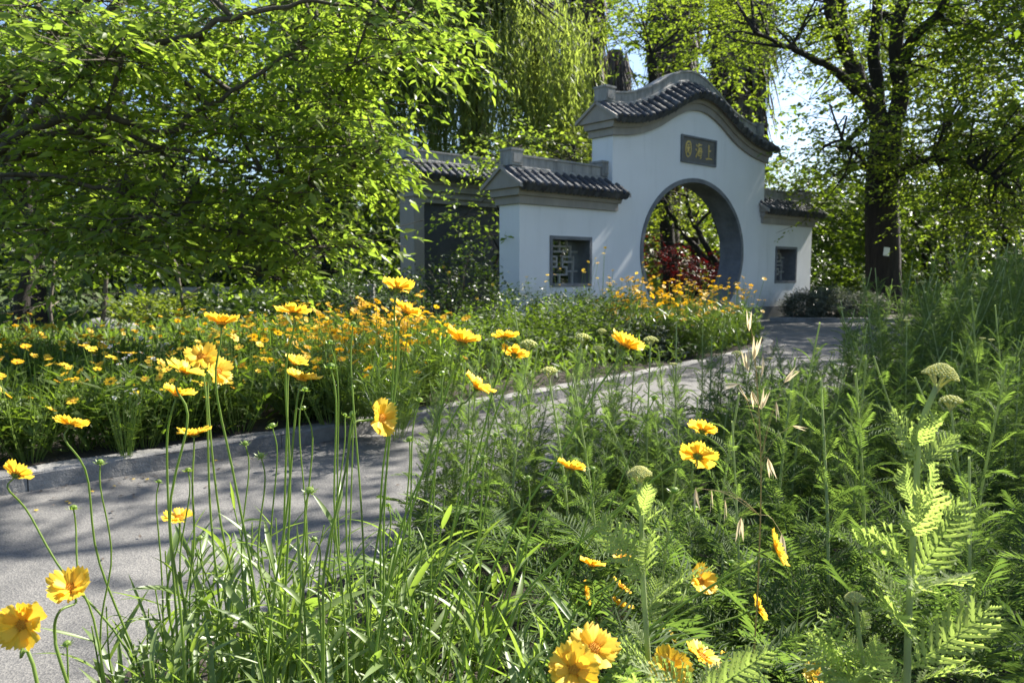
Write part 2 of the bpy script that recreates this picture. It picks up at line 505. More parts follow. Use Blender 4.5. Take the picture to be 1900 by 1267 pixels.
def roof(parent, u0, u1, zf, nseg, ends, sp=.142, name='roof'):
    us = list(np.linspace(u0, u1, nseg + 1))
    bn = ob('cornice', sweep([u0 - ends[0] * .04] + us[1:-1] + [u1 + ends[1] * .04], zf, sym([(-.045, .002), (-.045, .105), (-.02, .105)])).mesh('cornice', M['cornice']), parent)
    ob('cornice', sweep([u0 - ends[0] * .09] + us[1:-1] + [u1 + ends[1] * .09], zf, sym([(-.07, .106), (-.095, .150), (-.095, .200)])).mesh('cornice', M['cornice']), parent)
    v0, v1 = u0 - ends[0] * .13, u1 + ends[1] * .15
    us2 = list(np.linspace(v0, v1, nseg + 1))
    rf = ob(name, sweep(us2, zf, sym([(-.14, .201), (EAVE_Y + .01, EAVE_Z - .022), (T / 2 - .08, RB_Z - .02)])).mesh(name, M['cornice']), parent)
    # raking moulding at open gable ends
    for e, u, s in ((ends[0], v0, -1), (ends[1], v1, 1)):
        if e:
            b = MB()
            z = zf(u)
            for sg in (0, 1):
                ya, yb = (EAVE_Y - .015, T / 2 + .02) if sg == 0 else (T - EAVE_Y + .015, T / 2 - .02)
                b.prism([(u - s * .01, ya, z + EAVE_Z - .035), (u - s * .01, yb, z + RB_Z + .005), (u - s * .01, yb, z + RB_Z + .045), (u - s * .01, ya, z + EAVE_Z + .02)], (s * .045, 0, 0))
            ob('gable_moulding', b.mesh('gable_moulding', M['cornice']), rf)
    # tile rows
    sl = np.array([0, EAVE_Y - (T / 2 - .05), EAVE_Z - RB_Z]); Ls = np.linalg.norm(sl)
    n = int(round((v1 - v0 - .1) / sp)); off = (v1 - v0 - n * sp) / 2
    for i in range(n + 1):
        u = v0 + off + i * sp
        for kind, me, du in (('roof_tile', ROLL, 0), ('pan_tile', PAN, sp / 2)):
            uu = u + du
            if uu > v1:
                continue
            g = (zf(min(uu + .03, v1)) - zf(max(uu - .03, v0))) / .06
            X = unit([1, 0, g]); Y = unit(sl); Z = np.cross(X, Y)
            if Z[2] < 0:
                Z = -Z
            o = ob(kind, me, rf)
            Mx = Matrix.Identity(4)
            for r in range(3):
                Mx[r][0], Mx[r][1], Mx[r][2] = X[r], Y[r] * Ls, Z[r]
            jig = random.uniform(-.010, .010)
            Mx[0][3], Mx[1][3], Mx[2][3] = uu + jig, T / 2 - .05, zf(uu) + RB_Z + (.004 if du == 0 else -.006)
            o.matrix_local = Mx
    # ridge: base band plus blocks
    w0, w1 = v0 + (.10 if ends[0] else 0), v1 - (.10 if ends[1] else 0)
    rg = ob('ridge', sweep(list(np.linspace(w0, w1, nseg + 1)), zf, sym([(T / 2 - .11, RB_Z - .01), (T / 2 - .11, RB_Z + .035), (T / 2 - .085, RB_Z + .045)])).mesh('ridge', M['ridge']), rf)
    nb = max(3, int((w1 - w0) / .34))
    for i in range(nb):
        a, c = w0 + (w1 - w0) * i / nb + .003, w0 + (w1 - w0) * (i + 1) / nb - .003
        e = random.uniform(-.003, .003)
        ob('ridge_block', sweep([a, (2 * a + c) / 3, (a + 2 * c) / 3, c], zf, sym([(T / 2 - .085 + e, RB_Z + .046), (T / 2 - .085 + e, RB_Z + .165), (T / 2 - .10 + e, RB_Z + .168), (T / 2 - .10 + e, RB_Z + .195 + e)])).mesh('ridge_block', M['ridge']), rg)
    for e, u, s in ((ends[0], w0, 1), (ends[1], w1, -1)):
        if e:
            b = MB(); z = zf(u) + RB_Z
            a, c = sorted((u - s * .03, u + s * .17))
            b.box((a, T / 2 - .115, z + .047), (c, T / 2 + .115, z + .235))
            b.box((a - .012, T / 2 - .127, z + .2351), (c + .012, T / 2 + .127, z + .265))
            b.box((a + .03, T / 2 - .125, z + .08), (c - .03, T / 2 - .114, z + .20))
            ob('ridge_end_block', b.mesh('ridge_end_block', M['ridge']), rg)
    return rf
roof(gate, -UC, UC, top_c_ext := (lambda u: top_c(max(-UC, min(UC, u)))), 44, (1, 1))
roof(gate, -UE, -UC + .06, lambda u: WT, 6, (1, .6))
roof(gate, UC - .06, UE, lambda u: WT, 6, (.6, 1))

# windows with fretwork
BARS = [  # in unit square, (x0,y0,x1,y1)
    (.5, 0, .5, .2), (.3, .2, .7, .2), (.3, .2, .3, .38), (.7, .2, .7, .38), (.3, .38, .42, .38), (.58, .38, .7, .38), (.42, .38, .42, .62), (.58, .38, .58, .62),
    (.2, .62, .42, .62), (.58, .62, .8, .62), (.2, .62, .2, .86), (.8, .62, .8, .86), (.2, .86, .8, .86), (.35, .74, .65, .74), (.5, .74, .5, .86), (.5, .86, .5, 1),
    (0, .28, .3, .28), (.7, .28, 1, .28), (0, .74, .2, .74), (.8, .74, 1, .74), (.14, 0, .14, .28), (.86, 0, .86, .28), (.12, .5, .42, .5), (.58, .5, .88, .5), (.12, .28, .12, .62), (.88, .28, .88, .62), (.3, .86, .3, 1), (.7, .86, .7, 1)]
for (a, c, z0, z1) in WIN:
    b = MB(); fw = .035; y0, y1 = -.014, T + .014
    b.box((a - .012, y0, z0 - .012), (a + fw, y1, z1 + .012)); b.box((c - fw, y0, z0 - .012), (c + .012, y1, z1 + .012))
    b.box((a + fw + .0005, y0 + .001, z0 - .011), (c - fw - .0005, y1 - .001, z0 + fw)); b.box((a + fw + .0005, y0 + .001, z1 - fw), (c - fw - .0005, y1 - .001, z1 + .011))
    w = ob('window', b.mesh('window_frame', M['reveal']), gate)
    A, C, Z0, Z1 = a + fw, c - fw, z0 + fw, z1 - fw
    for q, (x0, s0, x1, s1) in enumerate(BARS):
        b = MB(); h = .0135; dy = .0007 * (q % 5)
        X0, X1, S0, S1 = A + (C - A) * x0, A + (C - A) * x1, Z0 + (Z1 - Z0) * s0, Z0 + (Z1 - Z0) * s1
        b.box((X0 - h, .22 + dy, S0 - h), (X1 + h, .25 + dy, S1 + h))
        ob('lattice_bar', b.mesh('lattice_bar', M['lattice']), w)

# plaque with three gilt characters
def plaque():
    a, c, z0, z1 = -.45, .505, 2.60, 3.03
    b = MB(); f = .032
    b.box((a, -.03, z0), (a + f, .01, z1)); b.box((c - f, -.03, z0), (c, .01, z1))
    b.box((a + f, -.029, z0 + .0005), (c - f, .01, z0 + f)); b.box((a + f, -.029, z1 - f), (c - f, .01, z1 - .0005))
    pq = ob('plaque', b.mesh('plaque_frame', M['reveal']), gate)
    b = MB(); b.box((a + f, -.010, z0 + f), (c - f, .01, z1 - f))
    ob('plaque_panel', b.mesh('plaque_panel', M['plaque']), pq)
    yuan = [[(.30, .86), (.18, .70), (.16, .40), (.24, .14), (.46, .04)], [(.30, .86), (.52, .96), (.74, .86), (.80, .55), (.74, .22), (.46, .04)], [(.36, .70), (.62, .76)], [(.30, .54), (.50, .60), (.68, .60)], [(.46, .58), (.40, .40), (.28, .28)], [(.54, .58), (.52, .36), (.60, .26), (.70, .30)]]
    hai = [[(.16, .84), (.26, .74)], [(.10, .58), (.22, .50)], [(.12, .10), (.20, .22), (.30, .40)], [(.52, .94), (.44, .80), (.36, .68)], [(.46, .82), (.66, .86), (.86, .86)], [(.50, .64), (.46, .42), (.40, .24), (.60, .22), (.78, .24)], [(.50, .64), (.70, .68), (.82, .66)], [(.82, .66), (.80, .40), (.74, .10), (.64, .04)], [(.34, .44), (.60, .48), (.96, .48)], [(.60, .60), (.64, .52)], [(.58, .40), (.62, .32)]]
    shang = [[(.48, .94), (.46, .60), (.46, .12)], [(.46, .56), (.62, .60), (.74, .62)], [(.12, .08), (.40, .12), (.66, .13), (.92, .12)]]
    for x0, ch in ((a + .085, yuan), (a + .365, hai), (a + .645, shang)):
        b = MB(); w, h, zz = .215, .27, z0 + .082
        for st in ch:
            P = spline([(x0 + w * x, 0, zz + h * y) for x, y in st], 9)
            for i in range(len(P) - 1):
                d = unit(P[i + 1] - P[i]); nx = np.array([-d[2], 0, d[0]])
                t = i / (len(P) - 1); r0 = .0125 * (1.15 - .7 * t); r1 = .0125 * (1.15 - .7 * (t + 1 / 8))
                A, B = P[i], P[i + 1] + d * .001
                q = [A - nx * r0, B - nx * r1, B + nx * r1, A + nx * r0]
                b.prism([(v[0], -.0105, v[2]) for v in q], (0, -.006 - .0002 * i, 0))
        ob('gilt_character', b.mesh('gilt_character', M['gold']), pq)
plaque()

# ---------------------------------------------------------------- grey screen wall behind the left wing
SB = 2.6
def on_plane(x, y, off):
    d = ray(x, y); o = G0 - WN * off
    t = ((o - np.array([0, 0, EYE])) @ WN) / (d @ WN)
    P = np.array([0, 0, EYE]) + d * t
    return (P - G0) @ WD, P[2]
s_u0 = on_plane(768, 400, SB)[0]; s_top = on_plane(768, 352, SB)[1]
screen = empty('screen_wall', G0 - WN * SB, math.pi / 2 - AZ)
tag(screen, 'grey screen wall with dark slate panel and tiled roof behind the gate', 'wall')
def build_screen():
    a, c = s_u0, s_u0 + 3.4
    z1 = s_top
    pz = on_plane(787, 375.6, SB)[1]; pu = on_plane(787, 400, SB)[0]
    b = MB()
    b.box((a, 0, 0), (pu, T, z1)); b.box((c - (pu - a), 0, 0), (c, T, z1))
    b.box((pu, 0.002, pz), (c - (pu - a), T - .002, z1 - .002)); b.box((pu, .002, 0), (c - (pu - a), T - .002, .3))
    ob('frame', b.mesh('frame', M['cornice']), screen)
    b = MB(); b.box((pu, .06, .3), (c - (pu - a), T - .06, pz))
    ob('slate_panel', b.mesh('slate_panel', M['screen_panel']), screen)
    b = MB(); b.box((a - .03, -.03, z1 - .10), (c + .03, T + .03, z1 - .055))
    ob('moulding', b.mesh('moulding', M['cornice']), screen)
    roof(screen, a, c, lambda u: z1, 6, (1, 1))
build_screen()
# ---------------------------------------------------------------- ground, path, kerbs
def flat(name, poly, z, m, kind='structure', label=None):
    me = bpy.data.meshes.new(name)
    me.from_pydata([(float(x), float(y), z) for x, y in poly], [], [tuple(range(len(poly)))])
    me.materials.append(m); me.update()
    return tag(ob(name, me), label, None, None, kind)
flat('ground', [(-250, -60), (250, -60), (250, 400), (-250, 400)], -.004, M['lawn'])
KL = spline([(-3.4, 1.55), (-1.96, 2.83), (-1.37, 3.35), (-.46, 4.27), (.18, 4.9), (.96, 5.78), (1.66, 6.59), (2.55, 7.75), (3.05, 8.75), (3.05, 9.6), (2.5, 10.05), (1.9, 10.1)], 140)[:, :2]
KR = spline([(-3.2, -.55), (-1.75, .75), (-.85, 1.50), (-.28, 2.32), (.62, 3.40), (1.98, 4.90), (3.5, 6.55), (4.9, 8.1), (6.3, 9.3), (8.5, 10.3)], 120)[:, :2]
path_poly = [tuple(q) for q in KL] + [(1.4, 10.6), (2.2, 12.6), (4.2, 14.0), (5.0, 13.6), (6.2, 13.4), (9, 13.2)] + [tuple(q) for q in KR[::-1]]
flat('path', path_poly, 0.0, M['asphalt'])
flat('planting_bed', [tuple(q) for q in KL] + [(1.9, 11.2), (.1, 9.7), (-4, 9.2), (-7.5, 8.5), (-8, 4), (-5, 1.6)], .07, M['soil'])
flat('near_bed', [tuple(q) for q in KR] + [(9.5, 9.5), (9.5, -1.5), (-3.0, -1.5)], .012, M['soil'])
# paved apron behind the moon opening, seen through it
def kerb(pts, L, side, label, nm):
    root = empty(nm); tag(root, None, None, None, 'structure')
    d = np.r_[0, np.cumsum(np.linalg.norm(np.diff(pts, axis=0), axis=1))]
    s = 0.0
    while s + L < d[-1]:
        l = L * random.uniform(.93, 1.05)
        a = np.array([np.interp(s, d, pts[:, k]) for k in (0, 1)]); c = np.array([np.interp(s + l - .004, d, pts[:, k]) for k in (0, 1)])
        t = unit(c - a); nrm = np.array([-t[1], t[0]]) * side     # away from the path
        ln = np.linalg.norm(c - a); w, h = .108, .078 + random.uniform(-.003, .003)
        # rough rounded stone: profile swept in 5 sections with small irregularity
        prof = [(0, -.04), (-.002, h * .84), (.005, h * .96), (.014, h), (w * .85, h + .001), (w, h * .97), (w, -.04)]
        b = MB(); ns = 8
        for i in range(ns):
            x = ln * i / (ns - 1)
            e = .004 if i in (0, ns - 1) else 0
            for y, z in prof:
                b.v.append((x + 0, y + e * (1 if y < w / 2 else -1) + random.uniform(-.0022, .0022), z - (e if z > .02 else 0) + random.uniform(-.002, .002)))
        n = len(prof)
        for i in range(ns - 1):
            for k in range(n - 1):
                q = (i * n + k, i * n + k + 1, (i + 1) * n + k + 1, (i + 1) * n + k)
                b.f.append(q if side > 0 else q[::-1]); b.m.append(0)
        b.f.append(tuple(range(n))); b.f.append(tuple((ns - 1) * n + k for k in range(n))[::-1]); b.m += [0, 0]
        o = ob('kerb_stone', b.mesh('kerb_stone', M['kerb']), root)
        Mx = Matrix.Identity(4)
        Mx[0][0], Mx[1][0] = t; Mx[0][1], Mx[1][1] = nrm
        Mx[0][3], Mx[1][3] = a
        o.matrix_local = Mx
        s += l
kerb(KL, .52, 1, 'kerb', 'kerb')
# low kerb of the bed right of the gate
KG = spline([(4.55, 13.30), (5.3, 13.05), (6.2, 13.0), (7.5, 12.9), (9.0, 12.9)], 40)[:, :2]
kerb(KG, .6, 1, 'kerb', 'kerb')
flat('gate_bed', [tuple(q) for q in KG] + [(9, 16), (6.2, 15.6)], .06, M['soil'])
# fallen petals on the path
PETF = None

# ---------------------------------------------------------------- foliage generators
def sprays(C, D, L, n, ll, lw, droop, jit, rng, up=1.0, tmpl=(LEAF_V, LEAF_F), spread=.9):
    """twigs at C along D, n leaves each, alternating sides; returns leaf mesh arrays"""
    m = len(C)
    t = (np.arange(n) + .5) / n
    D = unit(D)
    side = unit(np.cross(D, np.array([0, 0, 1.0])) + 1e-4)
    pos = C[:, None, :] + D[:, None, :] * (t[None, :, None] * L[:, None, None]) - np.array([0, 0, 1.0]) * (droop * (t ** 2)[None, :, None] * L[:, None, None])
    sg = np.where(np.arange(n) % 2 == 0, 1.0, -1.0)
    ld = D[:, None, :] * .75 + side[:, None, :] * (sg * spread)[None, :, None] + rng.normal(0, jit, (m, n, 3)) - np.array([0, 0, 1.0]) * (.25 + droop * .6)
    nr = np.array([0, 0, up]) + rng.normal(0, .55, (m, n, 3))
    pos = (pos + rng.normal(0, .02, (m, n, 3))).reshape(-1, 3)
    sz = rng.uniform(.65, 1.25, m * n)
    return scatter(tmpl[0], tmpl[1], pos, frames(ld.reshape(-1, 3), nr.reshape(-1, 3)), lw * sz, ll * sz)
def blob(rng, c, r, n, shell=.45):
    d = unit(rng.normal(0, 1, (n, 3)))
    return c + d * (rng.uniform(0, 1, (n, 1)) ** shell) * r, d
def px_blob(q):
    x, y, Y, rx, rz, ry = q[:6]
    return at(x, y, Y), np.array([rx * Y / F_PX, ry, rz * Y / F_PX])
def tree(name, label, base, limbs, blobs, leaf, bark, group=None, seed=1, ll=.10, lw=.055, n=8, L=(.25, .5), droop=.3, jit=.35, cat='tree', clump=10, cr=.35, cz=.55, up=1.0, twigs=1.0, tmpl=(LEAF_V, LEAF_F), branch=3, flat_=.6, spread=.9):
    """limbs: list of (points, r0, r1) in world; blobs: list of (px,py,Y,rx,rz,ry,count) crown masses"""
    rng = np.random.default_rng(seed)
    base = np.asarray(base, float)
    root = empty(name, base); tag(root, label, cat, group)
    tubes, lp = [], []
    for pts, r0, r1 in limbs:
        k = max(8, 4 * len(pts))
        P = spline(pts, k)
        P[1:-1] += rng.normal(0, .016, (k - 2, 3)) * (1 if r0 < .2 else .4)
        rr = r0 + (r1 - r0) * np.linspace(0, 1, k) ** .8
        tubes.append(tube(P - base, rr, 10 if r0 > .05 else 7)); lp.append(P)
    LP = np.concatenate(lp) if lp else None
    if tubes:
        V, F = join(tubes)
        ob('trunk', mesh_np('trunk', V, F, bark, True), root)
    VV, tw = [], []
    for q in blobs:
        c, r = px_blob(q); cnt = q[6]
        nc = max(2, int(cnt / clump))
        CC, _ = blob(rng, c, r, nc)
        ctr, reps = np.repeat(CC, clump, 0), nc * clump
        C = ctr + rng.normal(0, cr, (reps, 3)) * np.array([1, 1, cz])
        D = unit(C - ctr) * .7 + unit(C - (c - np.array([0, 0, r[2] * .3]))) * .6 + rng.normal(0, .3, (reps, 3))
        D[:, 2] *= flat_
        Ls = rng.uniform(L[0], L[1], reps)
        VV.append(sprays(C, D, Ls, n, ll, lw, droop, jit, rng, up, tmpl, spread))
        if LP is not None and branch:
            for cc in CC[:: max(1, int(4 / branch))]:
                i = np.argmin(np.linalg.norm(LP - cc, axis=1))
                a = LP[i]
                mid = (a + cc) / 2 + rng.normal(0, .12, 3) + np.array([0, 0, .12])
                tw.append(tube(spline([a, mid, cc], 6) - base, np.linspace(.022, .006, 6) * twigs, 4))
        sel = rng.random(reps) < .5
        for cc, dd, l, c0 in zip(C[sel], D[sel], Ls[sel], ctr[sel]):
            tw.append(tube(np.array([c0, cc, cc + unit(dd) * l]) - base, np.array([.006, .004, .002]) * twigs, 3))
    if tw:
        V, F = join(tw)
        ob('twigs', mesh_np('twigs', V, F, bark, True), root)
    V, F = join(VV)
    ob('crown', mesh_np('crown', V - base, F, leaf), root)
    return root
def W(*a):
    return at(*a)

# ---- big maple on the left
fork = at(-60, 330, 5.6)
mb = np.array([fork[0] - .15, 5.7, 0])
tree('maple_tree', 'large maple with bright translucent green leaves overhanging the left bed', mb,
     [([mb, (mb + fork) / 2 + np.array([-.08, 0, 0]), fork], .17, .13),
      ([fork, at(0, 180, 5.5), at(47, 118, 5.5), at(156, 0, 5.3), at(250, -120, 5.2)], .060, .030),
      ([fork, at(10, 215, 5.7), at(60, 165, 5.7), at(150, 95, 5.8), at(215, 0, 5.9), at(270, -90, 6)], .052, .022),
      ([fork, at(47, 222, 5.4), at(130, 135, 5.3), at(308, 78, 5.2), at(474, 28, 5.2), at(600, 5, 5.3), at(720, 30, 5.4)], .040, .008),
      ([fork, at(71, 232, 5.2), at(190, 218, 5.1), at(303, 240, 5.2), at(379, 199, 5.3), at(474, 142, 5.4), at(545, 95, 5.5), at(587, 52, 5.6)], .034, .007),
      ([fork, at(60, 260, 5.3), at(150, 245, 5.2), at(260, 262, 5.2), at(420, 300, 5.4), at(560, 330, 5.6), at(680, 320, 5.7)], .028, .006),
      ([fork, at(80, 330, 5.2), at(200, 350, 5.1), at(330, 400, 5.2), at(480, 440, 5.4), at(600, 470, 5.6)], .022, .005)],
     [(40, 60, 4.9, 120, 90, .4, 81), (160, 130, 4.9, 110, 60, .4, 66), (60, 180, 4.9, 100, 50, .4, 59), (60, 40, 5.9, 130, 110, .7, 86), (220, 40, 5.9, 140, 100, .8, 114), (380, 30, 5.6, 140, 90, .7, 114), (540, 30, 5.6, 130, 80, .6, 109), (690, 30, 5.6, 110, 60, .5, 80), (760, 70, 5.6, 60, 60, .4, 39),
      (700, 110, 5.6, 70, 70, .4, 51), (100, 200, 6.1, 140, 100, .7, 86), (270, 180, 5.9, 150, 90, .7, 114), (440, 170, 5.7, 140, 90, .6, 109), (590, 180, 5.7, 110, 80, .5, 86), (620, 255, 5.7, 60, 50, .4, 45),
      (655, 290, 5.6, 36, 24, .3, 16), (120, 330, 5.6, 150, 80, .7, 109), (300, 310, 5.5, 150, 80, .6, 120), (460, 300, 5.6, 130, 70, .5, 97), (580, 330, 5.6, 100, 50, .4, 62), (610, 350, 5.6, 50, 25, .3, 24),
      (100, 420, 5.2, 140, 50, .5, 74), (280, 410, 5.2, 140, 60, .5, 86), (430, 400, 5.5, 110, 50, .4, 62), (550, 400, 5.6, 90, 40, .4, 45), (560, 455, 5.7, 80, 26, .3, 27), (420, 470, 5.5, 90, 35, .3, 39), (240, 465, 5.0, 90, 26, .4, 27), (480, 505, 5.6, 60, 22, .3, 16)],
     M['maple_leaf'], M['bark'], seed=11, ll=.095, lw=.042, n=10, L=(.2, .42), droop=.4, clump=16, cr=.21, cz=.26, tmpl=(LEAF6_V, LEAF6_F), twigs=.9, branch=2)

# ---- weeping willow
def willow():
    rng = np.random.default_rng(5)
    base = at(880, 560, 18.5); base[2] = 0
    root = empty('willow_tree', base); tag(root, 'tall weeping willow with long hanging pale green strands behind the walls', 'tree')
    tops = [at(880, 250, 18.5), at(860, 60, 18.5)]
    tubes = [tube(spline([base, tops[0], tops[1]], 10) - base, np.linspace(.38, .22, 10), 10)]
    V4, stems = [], []
    tips = []
    for i in range(190):
        x = rng.uniform(520, 1075); f = abs(x - 830) / 260
        y = rng.uniform(-190, 60 + 60 * f)
        if x > 1000:
            y = rng.uniform(10, 150)
        tips.append(at(x, y, rng.uniform(16.2, 19.8)))
    for tp in tips:
        mid = (tops[1] + tp) / 2 + np.array([0, 0, .8])
        tubes.append(tube(spline([tops[1], mid, tp], 8) - base, np.linspace(.07, .015, 8), 5))
        ns = rng.integers(11, 18); rad = rng.uniform(.16, .42)
        hang = rng.uniform(2.2, 4.4)
        for k in range(ns):
            p0 = tp + rng.normal(0, rad, 3) * np.array([1, 1, .5])
            out = unit(rng.normal(0, 1, 3) * np.array([1, 1, 0])) * rng.uniform(.05, .3)
            h = hang * rng.uniform(.6, 1.1)
            nl = int(h / .085)
            t = np.linspace(0, 1, nl)
            sw = rng.uniform(0, 6.28); P = p0 + out * np.sqrt(t)[:, None] + np.stack([.10 * np.sin(t * rng.uniform(2, 5) + sw), .10 * np.cos(t * rng.uniform(2, 5) + sw), 0 * t], 1) + np.array([0, 0, -1.0]) * (h * t)[:, None] + rng.normal(0, .012, (nl, 3))
            d = np.array([0, 0, -1.0]) + rng.normal(0, .38, (nl, 3))
            V4.append(scatter(LEAF_V, LEAF_F, P, frames(d, rng.normal(0, 1, (nl, 3))), rng.uniform(.026, .044, nl), rng.uniform(.12, .20, nl)))
            stems.append(tube(P[:: max(1, nl // 4)] - base, .004, 3))
    V, F = join(tubes); ob('trunk', mesh_np('trunk', V, F, M['bark'], True), root)
    V, F = join(stems); ob('strands', mesh_np('strands', V, F, M['willow_leaf']), root)
    V, F = join(V4); ob('crown', mesh_np('crown', V - base, F, M['willow_leaf']), root)
willow()

# ---- palms with skirts of dead fronds
def palm(label, x, Y, wpx, ytop, ybot, seed):
    rng = np.random.default_rng(seed)
    b = at(x, 560, Y); b[2] = 0
    r = wpx * Y / F_PX / 2
    ztop, zb = at(x, ytop, Y)[2], at(x, ybot, Y)[2]
    root = empty('palm_tree', b); tag(root, label, 'palm', 'tall palms behind the gate')
    V, F = tube([(0, 0, 0), (.05, 0, zb), (0, .05, ztop)], [.34, .30, .28], 12)
    ob('trunk', mesh_np('trunk', V, F, M['palm_skirt'], True), root)
    # dead fronds hanging: strips overlapping in courses
    nn = 1500
    z = rng.uniform(zb, ztop, nn); a = rng.uniform(0, 2 * math.pi, nn)
    taper = np.clip((z - zb) / (ztop - zb), 0, 1)
    rr = .30 + (r - .30) * (.45 + .55 * taper) * rng.uniform(.6, 1.08, nn)
    pos = np.stack([rr * np.cos(a), rr * np.sin(a), z], 1)
    d = np.stack([.12 * np.cos(a), .12 * np.sin(a), -np.ones(nn)], 1) + rng.normal(0, .10, (nn, 3))
    nr = np.stack([np.cos(a), np.sin(a), np.zeros(nn)], 1) + rng.normal(0, .3, (nn, 3))
    V, F = scatter(LEAF_V, LEAF_F, pos, frames(d, nr), rng.uniform(.06, .20, nn), rng.uniform(.7, 1.7, nn))
    ob('frond_skirt', mesh_np('frond_skirt', V, F, M['dead_frond']), root)
palm('shaggy palm trunk just left of the gate peak, skirted with dead fronds', 1078, 22, 66, -120, 250, 3)
palm('shaggy palm trunk above the willow, left of the gate peak', 985, 27, 70, -140, 150, 4)
palm('broad shaggy palm trunk overgrown with leaves, right of the gate peak', 1362, 23, 118, -140, 330, 6)
palm('small dark palm skirt showing over the gate roof left end', 1136, 30, 44, 95, 260, 8)
palm('shaggy palm trunk directly behind the gate peak, half hidden by leaves', 1240, 26, 90, -140, 300, 9)

# ---- trees on the right
rb = at(1640, 575, 15); rb[2] = 0
def limb(*pts):
    return [at(*q) for q in pts]
tree('locust_tree', 'large dark multi-stemmed tree with feathery foliage right of the gate', rb,
     [([rb] + limb((1638, 450, 15), (1636, 340, 15), (1645, 240, 15)), .34, .29),
      (limb((1645, 260, 15), (1612, 185, 14.9), (1575, 110, 14.8), (1542, 20, 14.6), (1520, -90, 14.4)), .17, .10),
      (limb((1605, 160, 14.9), (1570, 70, 15.2), (1555, -60, 15.5)), .10, .07),
      (limb((1640, 250, 15), (1625, 150, 15.2), (1622, 70, 15.4), (1635, -60, 15.6)), .15, .09),
      (limb((1650, 250, 15), (1672, 180, 15), (1662, 90, 15), (1690, -60, 15)), .19, .11),
      (limb((1670, 150, 15), (1690, 80, 14.6), (1740, 30, 14.2), (1790, -60, 13.8)), .12, .07),
      (limb((1590, 170, 14.9), (1545, 128, 14.3), (1500, 105, 13.8), (1455, 85, 13.4), (1400, 60, 13)), .10, .025),
      (limb((1660, 330, 15), (1700, 300, 14), (1780, 300, 13), (1850, 330, 12.4)), .08, .02),
      (limb((1640, 340, 15), (1600, 300, 14), (1560, 260, 13.4)), .06, .015)],
     [(1480, 70, 15.5, 80, 80, 1.2, 200), (1390, 40, 14, 80, 50, 1.2, 130), (1560, 190, 13.6, 80, 50, 1.2, 90), (1690, 60, 17.4, 130, 110, 1.2, 300), (1790, 130, 14.2, 70, 60, 1, 90), (1850, 60, 14.6, 110, 120, 1.6, 280), (1600, -90, 17, 240, 70, 2.0, 260), (1850, -60, 14, 200, 80, 2.5, 240),
      (1550, 275, 13.6, 70, 36, 1, 110), (1790, 260, 13.4, 110, 90, 1.3, 300), (1880, 260, 13, 90, 110, 1.5, 190), (1800, 375, 13, 80, 50, .9, 120), (1850, 400, 12.6, 80, 50, .9, 110), (1540, 340, 14, 60, 40, .8, 50),
      (1470, -70, 13, 180, 70, 1.6, 150)],
     M['locust_leaf'], M['bark_dark'], seed=21, ll=.09, lw=.042, n=14, L=(.35, .6), droop=.35, clump=8, cr=.4, twigs=1.2, branch=2, spread=1.2)
tree('sun_shading_tree', 'tall broad-leaved tree at the right edge shading the gate', np.array([11.8, 12.0, 0]),
     [([np.array([11.8, 12.0, 0]), np.array([11.6, 12.1, 3]), np.array([11.4, 12.2, 7.5])], .36, .15)],
     [(1915, 60, 12.2, 130, 130, 1.8, 230), (2010, -60, 12.5, 260, 200, 2.4, 420), (1800, -190, 12.6, 260, 110, 2.2, 330), (1960, 250, 12, 120, 130, 1.6, 200)],
     M['mid_leaf'], M['bark_dark'], seed=22, ll=.12, lw=.06, n=9, L=(.3, .55), clump=10, cr=.45, branch=2)
tree('overhanging_tree', 'tall tree beyond the right edge whose limbs overhang the path', np.array([7.4, 7.2, 0]),
     [([np.array([7.4, 7.2, 0]), np.array([7.2, 7.1, 2.5]), np.array([6.6, 6.8, 4.6])], .26, .16), ([np.array([6.6, 6.8, 4.6]), np.array([5.0, 6.2, 5.3]), np.array([3.2, 5.6, 5.6])], .12, .03), ([np.array([6.8, 6.9, 4.2]), np.array([6.2, 5.2, 5.2]), np.array([5.0, 4.2, 5.8])], .10, .03)],
     [(2050, -330, 6.0, 330, 110, 1.1, 260), (1650, -480, 6.2, 260, 110, 1.0, 150), (2300, -150, 6.5, 260, 200, 1.2, 240), (2225, -530, 5.6, 300, 120, 1.2, 220), (2450, -330, 6.2, 260, 160, 1.2, 200)],
     M['mid_leaf'], M['bark'], seed=23, ll=.11, lw=.055, n=8, L=(.25, .5), clump=10, cr=.30, branch=2)
# background trees, each its own
def bgtree(label, x, Y, blobs, leaf, seed, name='background_tree', r=.22, lean=0, **kw):
    b = at(x, 560, Y); b[2] = 0
    top = blobs[0]; tp = at(top[0], top[1], top[2])
    args = dict(ll=.16, lw=.09, n=7, L=(.3, .6), clump=10, cr=.5, branch=1)
    args.update(kw)
    return tree(name, label, b, [([b, (b + tp) / 2 + np.array([lean, 0, 0]), tp], r, r * .5)], blobs, M[leaf], M['bark_dark'], 'trees behind the gate and walls', seed, **args)
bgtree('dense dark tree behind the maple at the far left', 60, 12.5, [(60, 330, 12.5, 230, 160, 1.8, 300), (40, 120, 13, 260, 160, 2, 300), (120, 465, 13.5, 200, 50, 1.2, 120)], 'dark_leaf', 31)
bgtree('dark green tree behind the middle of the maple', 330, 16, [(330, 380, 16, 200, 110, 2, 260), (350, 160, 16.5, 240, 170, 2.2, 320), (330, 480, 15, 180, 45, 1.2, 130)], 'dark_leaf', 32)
bgtree('shady dark tree between the maple and the willow', 610, 17, [(610, 360, 17, 170, 130, 2, 260), (620, 160, 18, 200, 150, 2.2, 260), (600, 480, 15.5, 160, 50, 1.2, 140)], 'dark_leaf', 33)
